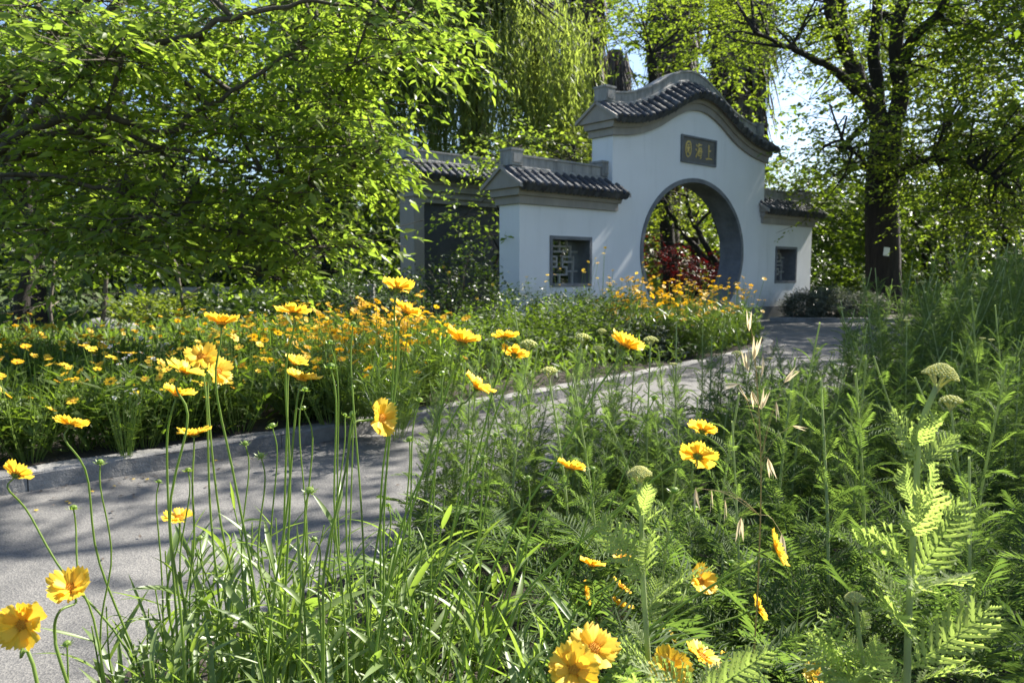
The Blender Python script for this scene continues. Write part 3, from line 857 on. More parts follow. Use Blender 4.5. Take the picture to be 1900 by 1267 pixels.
bgtree('dark tree standing behind the willow strands', 860, 23, [(860, 250, 23, 230, 120, 2, 260), (880, 60, 24, 260, 150, 2.4, 300), (900, 380, 22, 160, 90, 1.5, 130)], 'dark_leaf', 34)
bgtree('light green leafy tree rising over the gate peak', 1250, 19, [(1210, 100, 19, 110, 90, 1.4, 170), (1330, 80, 19, 110, 110, 1.4, 200), (1180, 20, 20, 130, 60, 1.5, 130), (1380, 170, 18.5, 45, 70, .8, 60), (1290, 20, 19, 160, 60, 1.6, 160)], 'locust_leaf', 35, ll=.13, lw=.06, cr=.4)
bgtree('bright leafy tree between the left wing and the gate block', 1060, 15.5, [(1065, 270, 15.5, 60, 50, .8, 90), (1030, 300, 15, 60, 30, .7, 50), (1000, 330, 16, 110, 60, 1, 110)], 'pale_leaf', 36, r=.08, ll=.11, lw=.055, cr=.3)
bgtree('shaded leafy tree just right of the gate block', 1475, 19, [(1480, 400, 19, 90, 90, 1.4, 200), (1470, 330, 18.5, 60, 40, .9, 80), (1560, 430, 19, 90, 90, 1.4, 190)], 'mid_leaf', 37)
bgtree('dark tree behind the large locust trunk', 1720, 20, [(1720, 430, 20, 170, 100, 2, 300), (1650, 330, 20, 150, 90, 1.5, 160)], 'mid_leaf', 38)
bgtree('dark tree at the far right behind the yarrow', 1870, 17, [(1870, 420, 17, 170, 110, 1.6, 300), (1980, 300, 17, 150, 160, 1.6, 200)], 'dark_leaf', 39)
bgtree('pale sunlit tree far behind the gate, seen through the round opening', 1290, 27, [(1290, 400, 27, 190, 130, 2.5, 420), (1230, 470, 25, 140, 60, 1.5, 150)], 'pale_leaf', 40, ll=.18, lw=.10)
bgtree('small maple branch tree between the screen wall and left wing', 905, 11.4, [(950, 282, 11.4, 70, 16, .4, 50), (878, 325, 10.9, 28, 18, .2, 20), (885, 405, 10.9, 40, 8, .2, 20), (1000, 262, 12, 60, 18, .4, 30), (908, 450, 10.9, 14, 22, .15, 10)], 'maple_leaf', 41, r=.035, ll=.09, lw=.05, cr=.18, twigs=.6)
bgtree('tall leafy tree behind the locust canopy at the upper right', 1760, 24, [(1760, 230, 24, 150, 150, 2.5, 330), (1700, 60, 24, 180, 110, 2.5, 300), (1880, 130, 23, 150, 170, 2.5, 330), (1590, 330, 23, 90, 70, 1.5, 120), (1580, 60, 25, 80, 100, 1.5, 110)], 'pale_leaf', 42, ll=.2, lw=.11)
bgtree('tall dark tree behind the palms and the gate roof', 1250, 32, [(1200, 60, 32, 200, 110, 2.5, 260), (1330, 200, 32, 130, 120, 2.5, 200), (1060, 100, 33, 120, 160, 2.5, 180)], 'mid_leaf', 43, ll=.24, lw=.13)
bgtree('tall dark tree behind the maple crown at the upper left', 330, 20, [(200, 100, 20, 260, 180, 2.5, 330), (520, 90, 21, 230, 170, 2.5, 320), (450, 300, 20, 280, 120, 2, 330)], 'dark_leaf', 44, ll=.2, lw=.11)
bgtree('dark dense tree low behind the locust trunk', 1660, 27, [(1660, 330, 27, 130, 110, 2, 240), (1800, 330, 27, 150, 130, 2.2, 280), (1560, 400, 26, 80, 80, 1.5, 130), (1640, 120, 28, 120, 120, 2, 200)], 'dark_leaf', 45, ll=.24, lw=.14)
# twisted tree and red maple seen through the opening
tb = at(1330, 585, 17.2); tb[2] = 0
tree('twisted_tree', 'twisted dark-stemmed tree seen through the round opening', tb,
     [([tb] + limb((1330, 520, 17), (1300, 470, 17), (1265, 430, 17), (1240, 390, 17), (1225, 350, 17)), .11, .03),
      ([tb] + limb((1335, 510, 17), (1312, 460, 16.8), (1290, 420, 17), (1275, 380, 17.2), (1280, 330, 17.2)), .10, .03),
      (limb((1335, 520, 17), (1345, 460, 17.2), (1325, 400, 17.4), (1330, 330, 17.4)), .07, .02),
      (limb((1300, 470, 17), (1265, 455, 17), (1230, 450, 17), (1205, 440, 17)), .05, .015),
      (limb((1290, 420, 17), (1330, 380, 17), (1350, 340, 17)), .04, .015)],
     [(1230, 370, 17, 60, 40, .9, 60), (1290, 350, 17, 70, 40, .9, 70), (1350, 370, 17.3, 50, 60, .9, 60), (1260, 420, 17.3, 60, 40, .8, 20), (1330, 440, 17.5, 40, 50, .8, 18)],
     M['pale_leaf'], M['bark_dark'], seed=51, ll=.10, lw=.05, n=8, cr=.3, clump=8, branch=2)
b = at(1275, 590, 15.6); b[2] = 0
tree('red_maple', 'dark red Japanese maple seen low through the round opening', b,
     [([b] + limb((1280, 550, 15.6), (1260, 510, 15.6), (1225, 480, 15.6)), .06, .02), (limb((1280, 560, 15.6), (1310, 520, 15.6), (1340, 500, 15.6)), .04, .015)],
     [(1215, 462, 14.6, 34, 12, .25, 40), (1250, 490, 14.6, 34, 16, .3, 70), (1290, 528, 14.6, 36, 22, .3, 90), (1332, 500, 14.8, 24, 14, .3, 40), (1315, 552, 14.6, 30, 16, .3, 40)],
     M['red_leaf'], M['bark_dark'], seed=52, ll=.09, lw=.03, n=9, L=(.15, .3), cr=.18, clump=8, twigs=.7)
# saplings at the far left in the shade
for i, (x, Y, h, lab) in enumerate([(40, 8.6, 3.0, 'thick dark sapling trunk at the far left beside the lawn'), (100, 8.2, 2.6, 'thin pale sapling stem nearest the left edge lawn'), (190, 9.2, 2.6, 'slender sapling with leafy stem under the maple'), (350, 10.5, 2.6, 'leaning pale sapling under the middle of the maple')]):
    b = at(x, 600, Y); b[2] = 0
    tp = b + np.array([.15 * (-1) ** i + (.0 if i < 3 else -.5), 0, h])
    tree('sapling', lab, b, [([b, (b + tp) / 2 + np.array([.06, 0, 0]), tp], (.11, .018, .03, .03)[i], .012)],
         [(x + 10, 480 - 20 * (i % 2), Y, 50, 60, .4, 24), (x - 10, 545, Y, 40, 30, .3, 10)], M['mid_leaf'], M['bark_dark'] if i == 0 else M['bark_pale'], 'saplings in the shade at the left', 60 + i, ll=.09, lw=.05, cr=.2, clump=6, n=7, twigs=.5)
# far woodland that closes the horizon: one mass
def woodland():
    rng = np.random.default_rng(77)
    n = 26000
    a = rng.uniform(-1.15, 1.15, n); R = rng.uniform(34, 48, n)
    h = 5.0 + 3.0 * np.sin(a * 9 + 1) * .5 + 1.2 * np.sin(a * 23)
    h = np.where((a > .28) & (a < .46), 4.2, h + 1.5)
    z = rng.uniform(0, 1, n) ** .8 * h
    pos = np.stack([R * np.sin(a), R * np.cos(a), z], 1)
    d = rng.normal(0, 1, (n, 3)); d[:, 2] -= .4
    V, F = scatter(LEAF_V, LEAF_F, pos, frames(d, rng.normal(0, 1, (n, 3)) + np.array([0, 0, .8])), rng.uniform(.35, .6, n), rng.uniform(.5, .9, n))
    tag(ob('far_woodland', mesh_np('far_woodland', V, F, M['mid_leaf'])), 'far belt of shaded green woodland closing the view', 'woodland', None, 'stuff')
woodland()
# ---------------------------------------------------------------- shrubs and ground cover
def shrub(name, label, loc, r, h, leaf, seed, n=500, ll=.06, lw=.03, group=None, stems=14, flowers=0, nl=6, L=(.08, .18), parts=True):
    rng = np.random.default_rng(seed)
    root = empty(name, loc); tag(root, label, 'shrub', group)
    c = np.array([0, 0, h * .52])
    C, d = blob(rng, c, np.array([r, r, h * .5]), n // nl, .35)
    C *= (1 + .12 * np.sin(C[:, :1] * 9 + seed))
    D = d + rng.normal(0, .35, d.shape); D[:, 2] += .5
    V, F = sprays(C, D, rng.uniform(L[0], L[1], len(C)), nl, ll, lw, .15, .4, rng)
    V[:, 2] = np.maximum(V[:, 2], .004)
    tb = []
    for k in range(stems):
        e = C[rng.integers(len(C))]
        tb.append(tube(spline([np.array([e[0] * .15, e[1] * .15, -.02]), np.array([e[0] * .5, e[1] * .5, e[2] * .6]), e], 5), np.linspace(.010, .003, 5), 4))
    v, f = join(tb)
    ob('stems', mesh_np('stems', v, f, M['bark']), root)
    ob('foliage', mesh_np('foliage', V, F, leaf), root)
    return root, C

# small mid-distance flower, one mesh (petals and disc)
def mid_flower(seed, m, petals=8):
    rng = random.Random(seed)
    b = MB()
    for k in range(petals):
        a = 2 * math.pi * k / petals + rng.uniform(-.15, .15); cs, sn = math.cos(a), math.sin(a)
        up = rng.uniform(.05, .30)
        def q(r, w, z):
            return (r * cs - w * sn, r * sn + w * cs, z)
        b.add([q(.12, -.07, 0), q(.12, .07, 0), q(.62, .26, up * .8), q(.62, -.26, up * .8), q(.98, .17, up * 1.0), q(.98, -.17, up * 1.0), q(.9, 0, up)], [(0, 3, 2, 1), (3, 6, 2), (3, 5, 6), (2, 6, 4)])
    n = 8
    V = [(.30 * math.cos(2 * math.pi * k / n), .30 * math.sin(2 * math.pi * k / n), .02) for k in range(n)] + [(.2 * math.cos(2 * math.pi * k / n), .2 * math.sin(2 * math.pi * k / n), .18) for k in range(n)] + [(0, 0, .22), (0, 0, -.16)]
    b.add(V, [(k, (k + 1) % n, n + (k + 1) % n, n + k) for k in range(n)] + [(n + k, n + (k + 1) % n, 2 * n) for k in range(n)], 1)
    b.add(V, [((k + 1) % n, k, 2 * n + 1) for k in range(n)], 2)
    return b.mesh('flower', [m, M['disc'], M['stem']])
FLO = [mid_flower(i, M['petal']) for i in range(4)]
FLOR = [mid_flower(10 + i, M['petal_orange'], 9) for i in range(4)]
FLOW = [mid_flower(20 + i, M['white_petal'], 5) for i in range(2)]

def bed_plant(seed, r, h, nfl, flist, fsize, fh, leafm, label, group, name='coreopsis_plant', nleaf=240, ll=.075, lw=.014, lo=.82):
    rng = np.random.default_rng(seed)
    root = empty(name); tag(root, label, 'flower', group)
    ns = 26
    a = rng.uniform(0, 2 * math.pi, ns); rr = r * np.sqrt(rng.uniform(0, 1, ns)); hh = h * rng.uniform(.6, 1.05, ns)
    tops = np.stack([rr * np.cos(a), rr * np.sin(a), hh], 1)
    st, P, D = [], [], []
    for tpt in tops:
        S = spline([tpt * np.array([.3, .3, 0]), tpt * np.array([.7, .7, .55]), tpt], 6)
        st.append(tube(S, .0022, 3))
        m = nleaf // ns
        t = rng.uniform(.15, 1, m)
        P.append(np.stack([np.interp(t, np.linspace(0, 1, 6), S[:, k]) for k in range(3)], 1))
    P = np.concatenate(P); m = len(P)
    D = np.stack([rng.normal(0, 1, m), rng.normal(0, 1, m), rng.uniform(.0, 1.1, m)], 1)
    V, F = scatter(LEAF6_V, LEAF6_F, P, frames(D, np.array([0, 0, 1.0]) + rng.normal(0, .4, (m, 3))), lw * rng.uniform(.7, 1.5, m) * 1.2, ll * rng.uniform(.6, 1.4, m))
    fl = []
    for k in range(nfl):
        aa = rng.uniform(0, 2 * math.pi); q = r * 1.05 * math.sqrt(rng.uniform(0, 1))
        e = np.array([q * math.cos(aa), q * math.sin(aa), fh * rng.uniform(lo, 1.15)])
        s0 = np.array([e[0] * .5, e[1] * .5, .05])
        st.append(tube(spline([s0, (s0 + e) / 2 + rng.normal(0, .01, 3), e], 6), .0018, 3))
        nv = unit(np.array([rng.normal(.25, .45), rng.normal(-.1, .5), 1.0]))
        fl.append((e, nv))
    v, f = join([(V, F)])
    ob('foliage', mesh_np('foliage', v, f, leafm), root)
    v, f = join(st)
    ob('stems', mesh_np('stems', v, f, M['stem']), root)
    for e, nv in fl:
        o = ob('flower', flist[int(rng.integers(len(flist)))], root, e, Vector(nv).to_track_quat('Z', 'Y').to_euler(), fsize * float(rng.uniform(.8, 1.15)))
    return root

ORD = ['first', 'second', 'third', 'fourth', 'fifth', 'sixth', 'seventh', 'eighth', 'ninth', 'tenth', 'eleventh', 'twelfth', 'thirteenth', 'fourteenth', 'fifteenth', 'sixteenth', 'seventeenth', 'eighteenth', 'nineteenth', 'twentieth', 'twenty-first']
def name_rows(objs, base, per=12):
    per = 16 if len(objs) > 180 else per
    objs = sorted(objs, key=lambda o: o.location.y)
    nr = max(1, -(-len(objs) // per))
    for r in range(nr):
        row = sorted(objs[r * per:(r + 1) * per], key=lambda o: o.location.x / o.location.y)
        for k, o in enumerate(row):
            o['label'] = base + (', ' + ('nearest' if r == 0 else ORD[r]) + ' row' if nr > 1 else '') + ', ' + ORD[k] + ' from the left'
def put(protos, spots, rng, base=None):
    used = set(); made = []
    for i, (x, y, z, s) in enumerate(spots):
        k = int(rng.integers(len(protos)))
        p = protos[k]
        o = p if k not in used else copy_tree(p)
        used.add(k); made.append(o)
        o.location = (float(x), float(y), float(z)); o.rotation_euler = (0, 0, float(rng.uniform(0, 6.28))); o.scale = (float(s),) * 3
    for k, p in enumerate(protos):
        if k not in used:
            for ch in list(p.children):
                bpy.data.objects.remove(ch)
            bpy.data.objects.remove(p)
    if base:
        name_rows(made, base)
rng = np.random.default_rng(3)
def behind_kerb(s, d):
    """s: 0..1 along the left kerb, d: metres behind it"""
    i = min(len(KL) - 2, max(0, int(s * (len(KL) - 1))))
    t = unit(KL[i + 1] - KL[i])
    return KL[i] + np.array([-t[1], t[0]]) * d

# front left bed: yellow-orange coreopsis plants, leafy
LB = 'leafy coreopsis plants in the left bed'
protos = [bed_plant(100 + i, .20, .30, 5 + i % 3, FLOR if i % 2 else FLO, .023, .42, M['bed_leaf'], 'knee-high leafy coreopsis with orange-yellow flowers in the bed behind the kerb', LB, nleaf=300, ll=.07, lw=.013, lo=.55) for i in range(6)]
spots = []
for k in range(150):
    s = rng.uniform(.0, .44); d = rng.uniform(.17, .34) if k % 3 == 0 else rng.uniform(.4, 3.4)
    q = behind_kerb(s, d)
    if q[0] / q[1] > -.12:
        continue
    spots.append((q[0], q[1], .07, rng.uniform(.8, 1.2)))
put(protos, spots, rng, 'leafy orange-yellow coreopsis in the left bed')
# dense orange drift in the middle of the bed
MB_ = 'orange coreopsis drift in the middle of the bed'
protos = [bed_plant(120 + i, .19, .36, 6 + i % 3, FLOR, .024, .47, M['core_leaf_mass'], 'fine-leaved coreopsis crowded with small orange heads in mid bed', MB_, nleaf=300, ll=.085, lw=.007, lo=.6) for i in range(5)]
spots = []
for x, y, n_, sp in ((560, 640, 6, 60), (640, 650, 8, 60), (720, 650, 7, 60), (790, 650, 6, 40), (600, 700, 8, 70), (720, 715, 6, 50)):
    for k in range(n_):
        px = x + rng.normal(0, sp * .6); py = y + rng.normal(0, 18)
        g = gr(px, py + 34 + 40, .07)
        spots.append((g[0], g[1], .07, rng.uniform(.85, 1.2)))
put(protos, spots, rng, 'fine-leaved orange coreopsis of the mid-bed drift')
# tall orange mass in front of the round opening
TB = 'tall orange-flowered coreopsis before the gate'
protos = [bed_plant(140 + i, .27, .42, 16 + i % 4, FLOR, .025, .62, M['core_leaf_mass'], 'tall fine-leaved coreopsis massed with orange heads before the round opening', TB, nleaf=420, ll=.10, lw=.009, lo=.5) for i in range(5)]
spots = []
for k in range(34):
    X, Y = rng.uniform(1.0, 2.85), rng.uniform(7.0, 9.4)
    i = np.argmin(abs(KL[:100, 1] - Y))
    if X > KL[i, 0] - .35:
        X = KL[i, 0] - rng.uniform(.35, .9)
    spots.append((X, Y, .07, rng.uniform(.75, 1.1)))
put(protos, spots, rng, 'tall orange coreopsis before the round opening')
# sparse tall flowers in front of the left wing
SB_ = 'loose yellow flowers before the left wing window'
protos = [bed_plant(160 + i, .30, .55, 5, FLO, .024, .92, M['bed_leaf'], 'loose tall yellow coreopsis growing before the left wing wall', SB_, nleaf=260, ll=.09, lw=.012) for i in range(3)]
put(protos, [(at(x, 560, Y)[0], Y, .07, s) for x, Y, s in ((1060, 9.0, 1), (1110, 9.3, 1.05), (1150, 9.0, .95), (1010, 8.7, .8), (1170, 8.6, .9))], rng, 'loose tall yellow coreopsis before the left wing wall')
# white flowers
WF = 'white star flowers among the coreopsis'
protos = [bed_plant(180 + i, .10, .34, 5, FLOW, .017, .40, M['bed_leaf'], 'slender white-flowered plant among the orange coreopsis', WF, 'white_flower_plant', 90, .06, .012) for i in range(2)]
put(protos, [(gr(x, y + 75, .07)[0], gr(x, y + 75, .07)[1], .07, s) for x, y, s in ((200, 700, 1), (240, 712, .9), (300, 700, 1), (280, 680, 1.1), (260, 740, .8), (235, 775, .7))], rng, 'slender white-flowered plant among the orange coreopsis')
# under-storey of the beds: one uncountable mass of leaves
def undergrowth():
    rng = np.random.default_rng(9)
    n = 24000
    P = []
    while len(P) < n:
        s, d = rng.uniform(0, .80), rng.uniform(.14, 5.5)
        if s > .6:
            d = rng.uniform(.14, 2.6)
        q = behind_kerb(s, d)
        if q[1] > 9.6 or q[0] < -7.5:
            continue
        z = .07 + rng.uniform(0, .27) * min(1, .45 + d * .9)
        P.append((q[0], q[1], z))
    P = np.array(P)
    D = np.stack([rng.normal(0, 1, n), rng.normal(0, 1, n), rng.uniform(.2, 1.4, n)], 1)
    V, F = scatter(LEAF_V, LEAF_F, P, frames(D, np.array([0, 0, 1.0]) + rng.normal(0, .5, (n, 3))), rng.uniform(.012, .03, n), rng.uniform(.06, .13, n))
    tag(ob('bed_undergrowth', mesh_np('bed_undergrowth', V, F, M['bed_leaf'])), 'low mixed green undergrowth filling the left bed', 'undergrowth', None, 'stuff')
    # lawn blades in the sunlit patch at the left
    n = 16000
    P = np.stack([rng.uniform(-12, -3.5, n), rng.uniform(9.3, 16, n), np.zeros(n)], 1)
    D = np.stack([rng.normal(0, .4, n), rng.normal(0, .4, n), np.ones(n)], 1)
    V, F = scatter([(-.5, 0, 0), (.5, 0, 0), (0, 1, .1)], [(0, 1, 2)], P, frames(D, rng.normal(0, 1, (n, 3))), rng.uniform(.010, .02, n), rng.uniform(.04, .09, n))
    tag(ob('lawn_grass', mesh_np('lawn_grass', V, F, M['grass'])), 'short sunlit lawn grass at the far left', 'grass', None, 'stuff')
undergrowth()

# shrubs
def sx(name, label, x, Y, r, h, leaf, seed, **kw):
    p = at(x, 560, Y)
    z = kw.pop('z', .07)
    return shrub(name, label, (p[0], Y, z), r, h, M[leaf], seed, **kw)
rose, RC = sx('yellow_flowering_shrub', 'loose dark shrub with small yellow flowers before the screen wall', 850, 9.0, .58, 1.02, 'dark_leaf', 201, n=2600, ll=.055, lw=.026, stems=40)
rr = np.random.default_rng(4)
for k in range(16):
    c = RC[rr.integers(len(RC))]
    ob('flower', FLO[k % 4], rose, c + np.array([0, -.12, .05]), (rr.uniform(-.2, 1.3), rr.uniform(-.4, .4), 0), .022)
for i, (x, Y, r, h, lf, lab, n_) in enumerate([
        (690, 9.3, .6, .95, 'dark_leaf', 'dark rounded shrub at the foot of the screen wall left end', 2200),
        (770, 8.4, .5, .62, 'dark_leaf', 'dark low shrub in front of the screen wall corner', 1800),
        (945, 8.3, .45, .62, 'dark_leaf', 'dark shrub at the foot of the left wing corner', 1700),
        (1045, 8.4, .45, .52, 'dark_leaf', 'fine dark green shrub under the left wing window', 1800),
        (900, 7.2, .42, .42, 'bed_leaf', 'mid green leafy shrub in the bed beyond the drift of orange heads', 1600),
        (985, 6.9, .36, .38, 'mid_leaf', 'light green bushy plant left of the silver bush', 1500),
        (1060, 7.2, .42, .44, 'bed_leaf', 'bright green bushy plant in the bed before the wing window', 1700),
        (1120, 6.9, .36, .38, 'shrub_leaf', 'dark green bushy plant just left of the silver bush', 1500),
        (1200, 7.0, .34, .30, 'silver_leaf', 'silver-grey low bush at the kerb before the orange mass', 1700),
        (1130, 8.0, .40, .55, 'shrub_leaf', 'dark green plant between wing window and round opening', 1500),
        (840, 6.2, .34, .36, 'bed_leaf', 'feathery green plant beside the drift near the kerb', 1500),
        (930, 5.9, .30, .30, 'shrub_leaf', 'low green bush at the kerb left of the yarrow', 1300),
        (1020, 6.2, .30, .30, 'shrub_leaf', 'low dark bush at the kerb behind the leaning yarrow', 1300)]):
    sx('low_shrub', lab, x, Y, r, h, lf, 210 + i, n=n_, ll=.05, lw=.02, group='shrubs of the bed before the gate')
for i, (x, Y, r, h, lf, lab) in enumerate([
        (1490, 13.6, .34, .36, 'silver_leaf', 'grey-green lavender bush against the right wing wall'),
        (1545, 13.7, .40, .42, 'silver_leaf', 'grey-green lavender bush right of the wing wall end'),
        (1605, 13.9, .38, .38, 'silver_leaf', 'grey-green lavender bush at the foot of the locust tree')]):
    sx('lavender_bush', lab, x, Y, r, h, lf, 240 + i, n=5200, ll=.07, lw=.017, stems=5, group='lavender bushes right of the gate', z=.06)
for i, (x, Y, r, h, lf, lab) in enumerate([
        (300, 11.5, .8, .45, 'pale_leaf', 'sunlit pale ground-cover mound under the maple'),
        (390, 11.0, .7, .42, 'pale_leaf', 'sunlit pale ground-cover mound right of its twin under the maple'),
        (450, 9.6, .6, .55, 'dark_leaf', 'shaded green shrub behind the orange drift'),
        (540, 10.6, .7, .60, 'dark_leaf', 'shaded shrub before the stone balustrade'),
        (620, 10.2, .6, .70, 'dark_leaf', 'dark shrub right of the stone balustrade'),
        (220, 15.0, 1.3, 1.3, 'dark_leaf', 'dark rounded evergreen shrub behind the left lawn'),
        (420, 15.5, 1.3, 1.2, 'dark_leaf', 'dark evergreen shrub behind the balustrade left end'),
        (20, 16.0, 1.4, 1.5, 'dark_leaf', 'dark evergreen shrub at the far left behind the lawn'),
        (1530, 18.0, 1.4, 1.2, 'mid_leaf', 'green shrub behind the right wing wall'),
        (1700, 17.0, 1.2, 1.0, 'mid_leaf', 'green shrub behind the locust trunk'),
        (1830, 15.0, 1.3, 1.4, 'dark_leaf', 'dark shrub at the far right beyond the yarrow'),
        (1230, 21.0, 1.2, .8, 'pale_leaf', 'sunlit shrub far beyond the round opening')]):
    sx('background_shrub', lab, x, Y, r, h, lf, 260 + i, n=2200, ll=.09, lw=.045, group='shrubs in the background', z=0)

for u_, h_, lab in ((-2.9, 1.7, 'dark shrub filling the view behind the left wing window'), (2.9, 1.7, 'dark shrub filling the view behind the right wing window')):
    q = (G0 + WD * u_) * 1.13
    shrub('background_shrub', lab, (q[0], q[1], 0), .75, h_, M['dark_leaf'], 290 + int(u_), n=4200, ll=.09, lw=.05, group='shrubs in the background')
# stone balustrade and boulders at the left
def balustrade():
    root = empty('stone_balustrade', at(540, 560, 12.5) * np.array([1, 1, 0])); tag(root, 'low grey stone balustrade with posts in shade under the maple', 'balustrade')
    xs = [-2.6, -1.3, 0, 1.3]
    for x in xs:
        b = MB(); b.box((x - .08, -.08, 0), (x + .08, .08, .64)); b.box((x - .095, -.095, .6401), (x + .095, .095, .67))
        ob('post', b.mesh('post', M['stone']), root)
    for i in range(3):
        for z0, z1 in ((.10, .22), (.34, .40), (.52, .62)):
            b = MB(); b.box((xs[i] + .082, -.045, z0), (xs[i + 1] - .082, .045, z1))
            ob('rail', b.mesh('rail', M['stone']), root)
balustrade()
def boulder(label, x, y, Y, s, seed):
    rg = np.random.default_rng(seed)
    import bmesh
    bm = bmesh.new(); bmesh.ops.create_icosphere(bm, subdivisions=3, radius=1)
    ks = rg.normal(0, 1.6, (5, 3)); ph = rg.uniform(0, 6, 5)
    for v in bm.verts:
        c = np.array(v.co); f = 1 + sum(.07 * math.sin(c @ k + p_) for k, p_ in zip(ks, ph))
        v.co = Vector(c * f * np.array([s[0], s[1], s[2]])); v.co.z = max(v.co.z, -.3 * s[2])
    me = bpy.data.meshes.new('boulder'); bm.to_mesh(me); bm.free(); me.materials.append(M['stone'])
    p = at(x, y, Y)
    tag(ob('boulder', me, None, (p[0], Y, s[2] * .28)), label, 'boulder', 'boulders at the lawn edge')
boulder('dark grey boulder at the lawn edge under the maple', 195, 600, 10.8, (.26, .22, .15), 1)
boulder('smaller grey boulder right of the dark one at the lawn edge', 245, 605, 10.6, (.16, .15, .11), 2)

# plant label card on the locust trunk
b = MB(); b.box((-.07, -.006, -.08), (.07, .006, .08))
pc = at(1645, 467, 14.45)
card = ob('plant_card', b.mesh('plant_card', M['card']), None, pc, (0, math.radians(6), math.radians(20)))
tag(card, 'small blank white card fixed to the locust trunk', 'card')
# ---------------------------------------------------------------- foreground coreopsis
def petal_mesh(seed, m=None):
    rg = random.Random(seed)
    nu, nv = 7, 6
    V, F = [], []
    teeth = [.86, .99, .89, 1.04, .89, 1.0, .85]
    for j in range(nv):
        t = j / (nv - 1)
        w = .085 + .235 * min(1, t * 1.3) ** .8 - (.02 if j == nv - 1 else 0)
        for i in range(nu):
            s = i / (nu - 1) * 2 - 1
            r = .14 + t * .86 * (teeth[i] + rg.uniform(-.02, .02) if j == nv - 1 else (.985 - .05 * s * s))
            z = .16 * t - .10 * t * t + .045 * math.cos(s * 9.4) * t - .05 * s * s * t + rg.uniform(-.006, .006)
            V.append((s * w, r, z))
    for j in range(nv - 1):
        for i in range(nu - 1):
            a = j * nu + i
            F.append((a, a + 1, a + nu + 1, a + nu))
    b = MB(); b.add(V, F)
    return b.mesh('petal', m or M['petal'], True)
PET = [petal_mesh(i) for i in range(6)]
def head_mesh(seed):
    rg = random.Random(seed)
    b = MB()
    n = 10   # dome
    rings = [(.26, .00), (.25, .10), (.17, .17), (.0, .20)]
    for (r0, z0), (r1, z1) in zip(rings[:-1], rings[1:]):
        V = [(r0 * math.cos(2 * math.pi * k / n), r0 * math.sin(2 * math.pi * k / n), z0) for k in range(n)] + [(r1 * math.cos(2 * math.pi * k / n), r1 * math.sin(2 * math.pi * k / n), z1) for k in range(n)]
        b.add(V, [(k, (k + 1) % n, n + (k + 1) % n, n + k) for k in range(n)])
    for k in range(46):   # florets
        r = .27 * math.sqrt((k + .5) / 46); a = k * 2.39996
        x, y, z = r * math.cos(a), r * math.sin(a), .205 - r * r * 1.5
        h, q = rg.uniform(.06, .12), .022
        ax, ay = x * .5, y * .5
        b.add([(x - q, y - q, z - .02), (x + q, y - q, z - .02), (x, y + q, z - .02), (x + ax * .2, y + ay * .2, z + h)], [(0, 1, 3), (1, 2, 3), (2, 0, 3)])
    # calyx underneath: inner cup plus spreading sepals
    V = [(.20 * math.cos(2 * math.pi * k / n), .20 * math.sin(2 * math.pi * k / n), -.01) for k in range(n)] + [(.07 * math.cos(2 * math.pi * k / n), .07 * math.sin(2 * math.pi * k / n), -.16) for k in range(n)]
    b.add(V, [((k + 1) % n, k, n + k, n + (k + 1) % n) for k in range(n)], 1)
    for k in range(8):
        a = 2 * math.pi * k / 8 + .2; cs, sn = math.cos(a), math.sin(a)
        def q(r, w, z): return (r * cs - w * sn, r * sn + w * cs, z)
        b.add([q(.08, -.05, -.13), q(.08, .05, -.13), q(.28, .045, -.10), q(.28, -.045, -.10), q(.40, 0, -.04)], [(0, 1, 2, 3), (3, 2, 4)], 1)
    return b.mesh('flower_head', [M['disc'], M['stem']])
HEAD = [head_mesh(i) for i in range(3)]
def bud_mesh(seed):
    rg = random.Random(seed); b = MB(); n = 8
    prof = [(.08, -.30), (.42, -.12), (.50, .12), (.36, .34), (.02, .44)]
    V = []
    for r, z in prof:
        V += [(r * math.cos(2 * math.pi * k / n), r * math.sin(2 * math.pi * k / n), z) for k in range(n)]
    b.add(V, [(i * n + k, i * n + (k + 1) % n, (i + 1) * n + (k + 1) % n, (i + 1) * n + k) for i in range(len(prof) - 1) for k in range(n)])
    for k in range(8):
        a = 2 * math.pi * k / 8 + rg.uniform(-.1, .1); cs, sn = math.cos(a), math.sin(a); u = rg.uniform(-.1, .35)
        def q(r, w, z): return (r * cs - w * sn, r * sn + w * cs, z)
        b.add([q(.25, -.12, -.25), q(.25, .12, -.25), q(.75, .11, -.16), q(.75, -.11, -.16), q(1.15, 0, u)], [(0, 1, 2, 3), (3, 2, 4)])
    return b.mesh('bud', M['stem'])
BUD = [bud_mesh(i) for i in range(3)]

